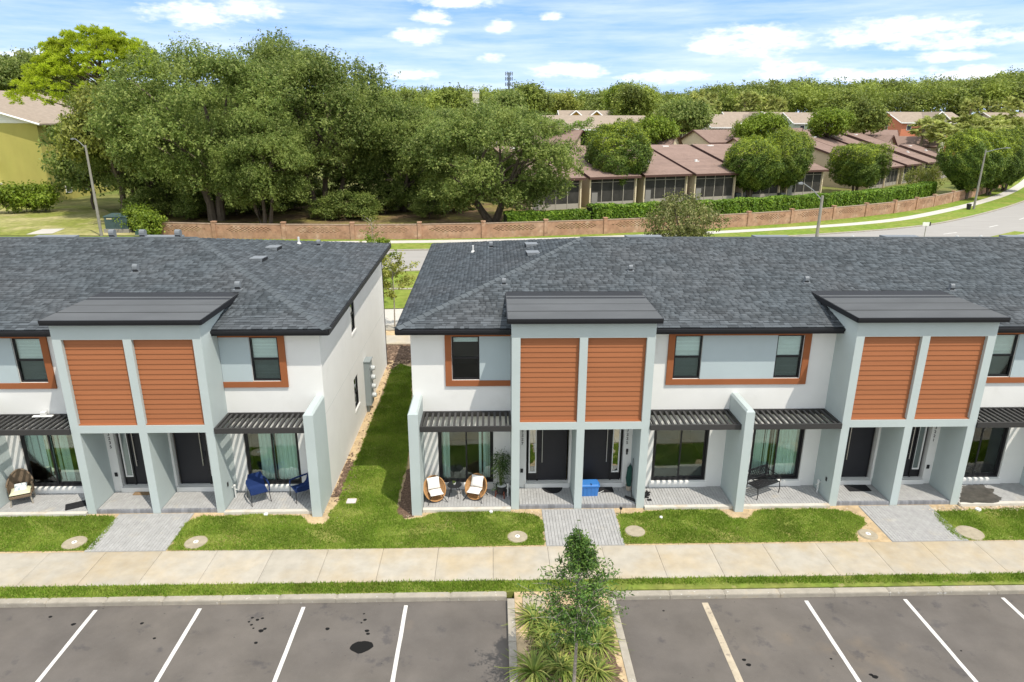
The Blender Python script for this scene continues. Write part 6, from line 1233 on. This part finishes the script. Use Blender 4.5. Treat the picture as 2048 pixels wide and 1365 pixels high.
def gable_house(name, label, c, th, w, l, ze, zr, wallm, roofm, fas, group=None, wins=0, base=None, cat='house'):
    """gable block: ridge along local v; gable faces local -v"""
    g = TERR(c[0], c[1]) if base is None else base; T = thing(name, label, cat, (c[0], c[1], g), math.radians(th), group); o = .5; s = (zr-ze)/(w/2); mb = MB()
    mb.mesh([(-w/2, 0, -1), (w/2, 0, -1), (w/2, 0, ze), (0, 0, zr), (-w/2, 0, ze), (-w/2, l, -1), (w/2, l, -1), (w/2, l, ze), (0, l, zr), (-w/2, l, ze)], [(0, 1, 2, 3, 4), (9, 8, 7, 6, 5), (1, 6, 7, 2), (0, 4, 9, 5)]); mb.build('wall', wallm, T, local=True); mb = MB()
    for sg in (-1, 1):
        P = [(0, -o, zr+.03), (sg*(w/2+o), -o, ze-s*o+.03), (sg*(w/2+o), l+o, ze-s*o+.03), (0, l+o, zr+.03)]; P = P if sg > 0 else [P[1], P[0], P[3], P[2]]; mb.hexa(P+[(p[0], p[1], p[2]+.16) for p in P])
    R_ = mb.build('roof', roofm, T, local=True)
    for sg in (-1, 1): MB().tube([(0, -o-.04, zr+.1), (sg*(w/2+o), -o-.04, ze-s*o+.08)], .13, 4).build('rake_board', fas, R_, local=True); MB().box(*sorted((sg*(w/2+o), sg*(w/2+o+.08))), -o, l+o, ze-s*o-.08, ze-s*o+.2).build('fascia', fas, R_, local=True)
    for k in range(wins):
        for fl in range(max(1, int(ze//3))):
            u = -w/2+w*(k+.5)/wins; z = ze-1.9-3.0*fl; wn = MB().box(u-.6, u+.6, -.08, -.001, z-.1, z+1.4).build('window', M_trim, T, local=True); MB().box(u-.5, u+.5, -.1, -.081, z, z+1.3).build('pane', M_pane, wn, local=True)
    for k in range(int(l//4) if wins else 0):
        for fl in range(max(1, int(ze//3))):
            v = 2+4*k; z = ze-1.9-3.0*fl
            for sg in (-1, 1): wn = MB().box(*sorted((sg*(w/2+.001), sg*(w/2+.08))), v-.6, v+.6, z-.1, z+1.4).build('window', M_trim, T, local=True); MB().box(*sorted((sg*(w/2+.081), sg*(w/2+.1))), v-.5, v+.5, z, z+1.3).build('pane', M_pane, wn, local=True)
    return T
def at(px, py, Y): a = gy(px, py, Y); return a
GH = 'brown-roofed houses behind the first row'
def brown(px, py, Y, th, w, l, lab, drop=2.2, wm=None): x, z = gy(px, py, Y); g = TERR(x, Y); gable_house('brown_roof_house', lab, (x, Y), th, w, l, z-g-drop, z-g, wm or M_cream, M_broof, M_bfas, GH, wins=1)
brown(1390, 262, 148, -62, 9, 13, 'cream house with brown gable roof behind the yellow-green clipped tree'); brown(1350, 268, 140, 60, 8, 9, 'cream house with brown roof and arched window, behind the first ridge'); brown(1440, 264, 152, -62, 9, 13, 'cream house with a brown roof sloping down to the left'); brown(1470, 278, 143, -62, 8, 9, 'cream house with brown roof touching the pale round tree')
brown(1130, 255, 135, 62, 8, 10, 'brown-roofed house peeping over the forked oak', wm=M_tan); brown(1160, 262, 128, 62, 7, 8, 'small brown-roofed house beside the dark clipped tree', wm=M_tan)
brown(1735, 262, 172, 70, 8, 16, 'brown-roofed house below the coral apartment block', wm=M_tan); brown(1790, 262, 176, 70, 8, 14, 'brown-roofed house under the palms', wm=M_tan); brown(1782, 272, 160, 42, 9, 20, 'two-storey tan house with a long sloping brown roof line', 3.0, M_tan); brown(1660, 268, 158, 60, 8, 12, 'brown-roofed house behind the boxy clipped tree', wm=M_tan); brown(1865, 275, 168, 75, 9, 9, 'tan two-storey house with a white-framed window and brown roof', 2.0, M_tan); brown(1600, 258, 168, 65, 8, 12, 'brown-roofed house between the pale round trees', wm=M_tan)
# ------------------------------------------------------------------ far apartment blocks with tan roofs
M_ap1 = mat('pale_siding', (.62, .57, .47), .9); M_ap2 = mat('coral_siding', (.60, .22, .13), .9); M_ap3 = mat('aqua_siding', (.14, .38, .46), .9); M_ap4 = mat('ochre_siding', (.50, .32, .06), .9); M_ap5 = mat('mint_siding', (.42, .52, .42), .9)
def apt(px0, px1, py, Y, wm, lab, depth=13, pitch=.38, gables=(), gm=None, up=0):
    xa, z0 = gy(px0, py, Y); xb, z1 = gy(px1, py, Y); z = (z0+z1)/2; xm = (xa+xb)/2; g = TERR(xm, Y); l = xb-xa; zr = z-g; ze = zr-pitch*depth/2
    T = gable_house('apartment_block', lab, (xa, Y), -90, depth, l, ze, zr, wm, M_tanroof, M_trim, 'tan-roofed apartment blocks', wins=1, cat='building')
    for i, (pg, w_, dz) in enumerate(gables):
        u = gy(pg, py, Y)[0]-xa; zz = zr-dz; e = zz-.42*w_
        mb = MB(); d0 = depth/2+1.6; mb.mesh([(d0, u-w_/2, -1), (d0, u+w_/2, -1), (d0, u+w_/2, e), (d0, u, zz), (d0, u-w_/2, e), (0, u-w_/2, -1), (0, u+w_/2, -1), (0, u+w_/2, e), (0, u, zz), (0, u-w_/2, e)], [(0, 1, 2, 3, 4), (1, 6, 7, 2), (5, 0, 4, 9)]); B_ = mb.build('bay', gm or wm, T, local=True); mb = MB()
        for sg in (-1, 1): P = [(d0+.5, u, zz+.02), (d0+.5, u+sg*(w_/2+.5), e-.21), (0, u+sg*(w_/2+.5), e-.21), (0, u, zz+.02)]; mb.hexa(P+[(p[0], p[1], p[2]+.16) for p in P]) if sg > 0 else mb.hexa([P[1], P[0], P[3], P[2]]+[(p[0], p[1], p[2]+.16) for p in (P[1], P[0], P[3], P[2])])
        mb.build('bay_roof', M_tanroof, B_, local=True)
        for sg in (-1, 1): MB().tube([(d0+.55, u, zz+.1), (d0+.55, u+sg*(w_/2+.5), e-.12)], .16, 4).build('bay_trim', M_trim, B_, local=True)
        MB().box(d0+.001, d0+.1, u-.8, u+.8, e-1.6, e-.2).build('bay_window', M_trim, B_, local=True); MB().box(d0+.101, d0+.12, u-.65, u+.65, e-1.5, e-.3).build('bay_pane', M_pane, B_, local=True)
apt(1085, 1285, 233, 160, M_ap1, 'tan-roofed apartment block with long low roof behind the dark clipped tree', 18, .3); apt(1120, 1225, 223, 182, M_ap1, 'tan-roofed apartment block with two small ochre gables', 16, .36, [(1143, 5, .2), (1182, 5, .2)], M_ap4)
apt(1310, 1350, 226, 185, M_ap1, 'tan-roofed apartment block between the large green trees', 14); apt(1408, 1500, 231, 172, M_ap1, 'tan-roofed apartment block with blue gables behind the palms', 15, .36, [(1461, 5.5, 1.6), (1487, 9, .0)], M_ap3); apt(1448, 1570, 226, 195, M_ap1, 'tan-roofed apartment block with an ochre gable', 15, .36, [(1498, 8, .0)], M_ap4)
apt(1570, 1655, 227, 190, M_ap5, 'mint apartment block with tan roof and pale balconies', 14, .36, [(1622, 6, 2.2)], M_ap5); apt(1665, 1715, 223, 205, M_ap1, 'tan-roofed apartment block mostly behind the dense dark tree', 13); apt(1778, 1900, 226, 192, M_ap2, 'coral apartment block with tan roof and white windows', 14, .36, [(1842, 5, .0)], M_ap1); apt(1970, 2110, 227, 198, M_ap1, 'pale apartment block with tan roof behind the slim palm', 14, .36, [(2040, 5, 2.0)], M_ap1)
apt(935, 985, 224, 175, M_ap1, 'tan-roofed block peeping between the oak crowns', 14)
mb = MB(); a0 = gy(1845, 298, 172); a1 = gy(1880, 275, 172); t = thing('stairway', 'white outdoor stairway beside the coral apartment block', 'stairs', (a0[0], 172, TERR(a0[0], 172)))
for s in (0, 1.4): mb.tube([(a0[0], 172+s, a0[1]+1), (a1[0], 172+s, a1[1]+1)], .12, 4); mb.tube([(a0[0], 172+s, a0[1]), (a1[0], 172+s, a1[1])], .15, 4)
for k in range(9): f = k/8; mb.tube([(a0[0]+(a1[0]-a0[0])*f, 172, a0[1]+(a1[1]-a0[1])*f-(2 if k in (8,) else 0)), (a0[0]+(a1[0]-a0[0])*f, 172, a0[1]+(a1[1]-a0[1])*f+1)], .06, 4)
mb.build('railing', M_trim, t); mb = MB(); zt = TERR(a0[0], 172); 
for f in (0, .5, 1): mb.tube([(a0[0]+(a1[0]-a0[0])*f, 172.7, zt-.5), (a0[0]+(a1[0]-a0[0])*f, 172.7, a0[1]+(a1[1]-a0[1])*f)], .12, 4)
mb.build('support_post', M_trim, t)
# ------------------------------------------------------------------ towers on the skyline
M_tower = mat('tower_concrete', (.60, .56, .48), .9, var=.06, vscale=.5)
def conc_tower(lab, px0, px1, pyt, Y):
    x0 = gy(px0, pyt, Y)[0]; x1, zt = gy(px1, pyt, Y); g = TERR(x0, Y); T = thing('stair_tower', lab, 'tower', ((x0+x1)/2, Y, g)); MB().box(x0, x1, Y, Y+(x1-x0), g-1, zt).build('shaft', M_tower, T); MB().box(x0-.1, x1+.1, Y-.1, Y+(x1-x0)+.1, zt+.001, zt+.35).build('parapet', M_trim, T)
    for k in range(3): MB().box(x0+(x1-x0)*.02, x1-(x1-x0)*.02, Y-.04, Y-.001, zt-2.2*(k+1), zt-2.2*(k+1)+.1).build('joint_band', M_pole, T)
conc_tower('pale square concrete tower above the oaks, the taller one', 945, 958, 186, 230); conc_tower('pale square concrete tower above the oaks, the shorter one', 876, 886, 189, 230)
def cell_tower():
    x, zt = gy(1018, 145, 420); g = TERR(x, 420); T = thing('cell_tower', 'slim grey phone mast on the wooded skyline', 'tower', (x, 420, g)); M_c = mat('mast_grey', (.14, .17, .18), .7); MB().tube([(x, 420, g-1), (x, 420, zt)], [.9, .45], 8).build('mast', M_c, T)
    for z in (zt-.8, zt-3.5, zt-6.5, zt-10):
        A = MB(); 
        for k in range(6): w = k*math.pi/3; A.tube([(x, 420, z), (x+1.9*math.cos(w), 420+1.9*math.sin(w), z)], .1, 4); A.box(x+1.9*math.cos(w)-.25, x+1.9*math.cos(w)+.25, 420+1.9*math.sin(w)-.15, 420+1.9*math.sin(w)+.15, z-1.0, z+1.0)
        A.build('antenna_array', M_c, T)
cell_tower()
# ------------------------------------------------------------------ palms, middle-distance trees and the far wood
def palm_proto(seed, h=9.0, r=2.1, n=46):
    global RNG; RNG = np.random.default_rng(seed); random.seed(seed); root = bpy.data.objects.new('palm', None); C.objects.link(root); ORG[root.name] = (0, 0, 0); mb = MB(); mb.tube([(0, 0, -.6), (.1, 0, h*.5), (0, 0, h)], [.24, .19, .2], 8); mb.build('trunk', mat('palm_trunk', (.22, .18, .13), .95, var=.2, vscale=4), root, local=True); V = []
    for k in range(n):
        a = random.uniform(0, 6.283); e = random.uniform(-.75, 1.25); d = np.array([math.cos(a)*math.cos(e), math.sin(a)*math.cos(e), math.sin(e)]); b = np.array([0, 0, h]); ln = r*random.uniform(.55, .8); c = b+d*ln+np.array([0, 0, -.12*ln])
        m_ = 16; s = np.cross(d, [0, 0, 1]); s /= np.linalg.norm(s)+1e-6; w = np.linspace(-1.5, 1.5, m_); D = d[None]*np.cos(w)[:, None]+s[None]*np.sin(w)[:, None]+np.array([0, 0, -.25]); V.append(leaf_quads(np.tile(c, (m_, 1)), D, np.full(m_, r*random.uniform(.4, .55)), np.full(m_, .26), .15)); V.append(leaf_quads(b[None], d[None], np.array([ln]), np.array([.07])))
    npmesh('fronds', np.concatenate(V), 4, M_palm, root); return root
pA, pB = palm_proto(81), palm_proto(82, 7.5, 2.3)
def palm(px, py, Y, s, k, lab, grp):
    x, z = gy(px, py, Y); g = TERR(x, Y); pr = pA if k % 2 else pB; hh = (9.0 if k % 2 else 7.5)+1.2; place(pr, USED, (x, Y, g), (s, s, max(.35, (z-g)/hh)), k*1.1, 'palm', lab, 'palm', grp)
for k, (px, py, Y) in enumerate([(1395, 190, 200), (1425, 192, 205), (1408, 205, 190)]): palm(px, py, Y, 1.25, k, 'palm beside the large green trees behind the apartment roofs', 'palms by the tan roofs')
for k, (px, py, Y) in enumerate([(1492, 190, 205), (1512, 194, 205), (1540, 196, 205), (1555, 205, 200), (1480, 200, 215)]): palm(px, py, Y, 1.3, k+1, 'palm in the cluster above the ochre-gabled block', 'palms above the ochre gable')
for k, (px, py, Y) in enumerate([(1868, 238, 165), (1850, 244, 162), (1885, 250, 160), (1915, 240, 172), (1940, 238, 168), (1960, 244, 165), (1985, 240, 170), (2005, 246, 165), (1930, 256, 158), (1970, 258, 156), (2030, 244, 170), (1905, 262, 154), (1990, 262, 156)]): palm(px, py, Y, 1.35, k, 'bushy palm in the cluster between coral block and roadside trees', 'palm cluster by the coral block')
for k, (px, py, Y) in enumerate([(1945, 204, 200), (1985, 206, 205), (2030, 204, 190), (2015, 210, 200)]): palm(px, py, Y, 1.3, k, 'taller palm standing before the pale apartment block', 'palms before the pale block')
def midtree(px, pyt, pyb, hw, Y, mm, lab, seed, n=9000, grp=None, size=.55):
    x, zt = gy(px, pyt, Y); zb = max(gy(px, pyb, Y)[1], TERR(x, Y)+.3); x1 = gy(px+hw, pyt, Y)[0]; R_ = (x1-x, (x1-x)*.9, (zt-zb)/2); g = TERR(x, Y); o = oak_proto('m', R_, (zt+zb)/2-g, 75, max(.8, min(R_)*.40), int(n*1.6), size, mm, [(0, 0, .1, 0, max(.6, zb-g))], .25, seed, low=-.9, flat=.85); o.name = 'broadleaf_tree'; o.location = (x, Y, g); tag(o, lab, 'tree', grp)
midtree(1275, 184, 255, 52, 176, M_wood1, 'large loose green tree behind the long tan roof', 91, 12000); midtree(1245, 178, 232, 26, 190, M_lime, 'bright green tree behind the loose green one', 92); midtree(1365, 214, 268, 52, 158, M_oak, 'dense dark tree beside the blue-gabled block', 93, 12000)
midtree(1310, 242, 292, 42, 140, M_lime, 'lime green round bush tree behind the dark clipped tree', 94, 9000, size=.4); midtree(1525, 236, 292, 52, 146, M_lime, 'pale lime round tree behind the yellow-green clipped tree', 95, 12000, size=.4); midtree(1665, 226, 275, 40, 150, M_lime, 'round yellow-green tree above the brown roofs', 96, 9000, size=.4); midtree(1735, 212, 268, 36, 165, M_wood1, 'dense dark tree before the tan roofs', 97)
midtree(1055, 178, 240, 40, 175, M_wood1, 'tall green tree above the forked oak', 99, 9000); midtree(1020, 195, 250, 28, 160, M_oak, 'dark green tree beside the concrete tower', 100, 7000); midtree(905, 190, 260, 40, 150, M_wood1, 'broad green tree below the shorter concrete tower', 101, 9000); midtree(1130, 195, 228, 34, 215, M_oak2, 'greyish green tree behind the tan roofs', 102, 6000)
midtree(60, 130, 200, 90, 170, M_oak, 'dark trees behind the green apartment block roof', 105, 16000, size=.7); midtree(55, 112, 150, 36, 175, M_oak2, 'sparse brownish treetop above the green block', 106, 1500, size=.6); midtree(1840, 338, 385, 24, 122, M_oak2, 'crepe shrub with sparse leaves before the brown-roofed row', 107, 2200, size=.25); midtree(1866, 336, 382, 16, 123, M_oak2, 'reddish-green sparse shrub beside the crepe shrub', 108, 1600, size=.25)
midtree(1367, 404, 500, 72, 60, leafmat('roadside_leaf', (.10, .12, .03), (.19, .21, .06), (.33, .31, .13), patch=.6), 'loose olive tree behind the roof ridge, before the road', 109, 6500, size=.22)
hx = [gy(p, 262, 130)[0] for p in (1085, 1185)]; hedge('far_hedge', [(hx[0], 130), (hx[1], 130)], 4, gy(1130, 246, 130)[1]-TERR(0, 130), 500, M_hedge, 'bright green hedge below the long tan roof')
def far_wood():
    global RNG; RNG = np.random.default_rng(111); random.seed(111); prof = [(-400, 150), (0, 165), (300, 172), (850, 179), (960, 176), (1060, 182), (1130, 187), (1220, 181), (1320, 184), (1400, 180), (1450, 172), (1520, 163), (1600, 160), (1680, 165), (1760, 162), (1850, 160), (1930, 156), (1990, 152), (2048, 143), (2300, 120)]
    V = []; TB = MB(); px_ = [p[0] for p in prof]; py_ = [p[1] for p in prof]
    protos_ = []
    for k in range(6):
        v, P = crown((3.0, 3.0, 3.3), 17, 1.5, 1000, .70, (0, 0, 0), -.8, .8, spray=3); protos_.append(v)
    def plant(px, Y, lower=0):
        pt_ = np.interp(px, px_, py_)+random.uniform(-2, 14)+lower; x, zt = gy(px, pt_, Y); g = TERR(x, Y); h = max(7, zt-g); s = random.uniform(.8, 1.35); v = protos_[random.randrange(6)]; a = random.uniform(0, 6.28); c, s_ = math.cos(a), math.sin(a); sz = random.uniform(.8, 1.25); q = v @ np.array([[c, s_, 0], [-s_, c, 0], [0, 0, 1]]); V.append(q*np.array([s, s, sz])+np.array([x, Y, g+h-3.6*sz]))
        TB.tube([(x, Y, g-.5), (x+random.uniform(-.4, .4), Y, g+h-4)], [.28, .16], 4)
        if random.random() < .3: v = protos_[random.randrange(6)]; V.append(v*np.array([.8, .8, .7])+np.array([x+random.uniform(-2, 2), Y-1+random.uniform(-1, 1), g+h*.45+random.uniform(-2, 1)]))
    for Y, step, lo in ((212, 20, 24), (224, 20, 14), (240, 20, 7), (258, 20, 3), (285, 18, 0)):
        px = 1395+random.uniform(0, 15)
        while px < 2330: plant(px, Y+random.uniform(-5, 5), lo*random.uniform(.4, 1.3)); px += step*random.uniform(.7, 1.3)
    for Y, step, lo in ((235, 14, 22), (262, 14, 12), (300, 13, 5), (340, 13, 0)):
        px = -120+random.uniform(0, 15)
        while px < 1420: plant(px, Y+random.uniform(-6, 6), lo*random.uniform(.4, 1.3)); px += step*random.uniform(.7, 1.3)
    o = npmesh('far_wood', np.concatenate(V), 4, M_wood1, kind='stuff'); o['label'] = 'far-off green wood along the skyline'; o['category'] = 'wood'; b = TB.build('far_wood_trunks', M_bark2, None, kind='stuff'); b['label'] = 'pale trunks of the far-off wood on the skyline'; b['category'] = 'trunks'
far_wood()
for pr in list(bpy.data.objects):
    if pr.parent is None and pr.type == 'EMPTY' and 'label' not in pr: bpy.data.objects.remove(pr)
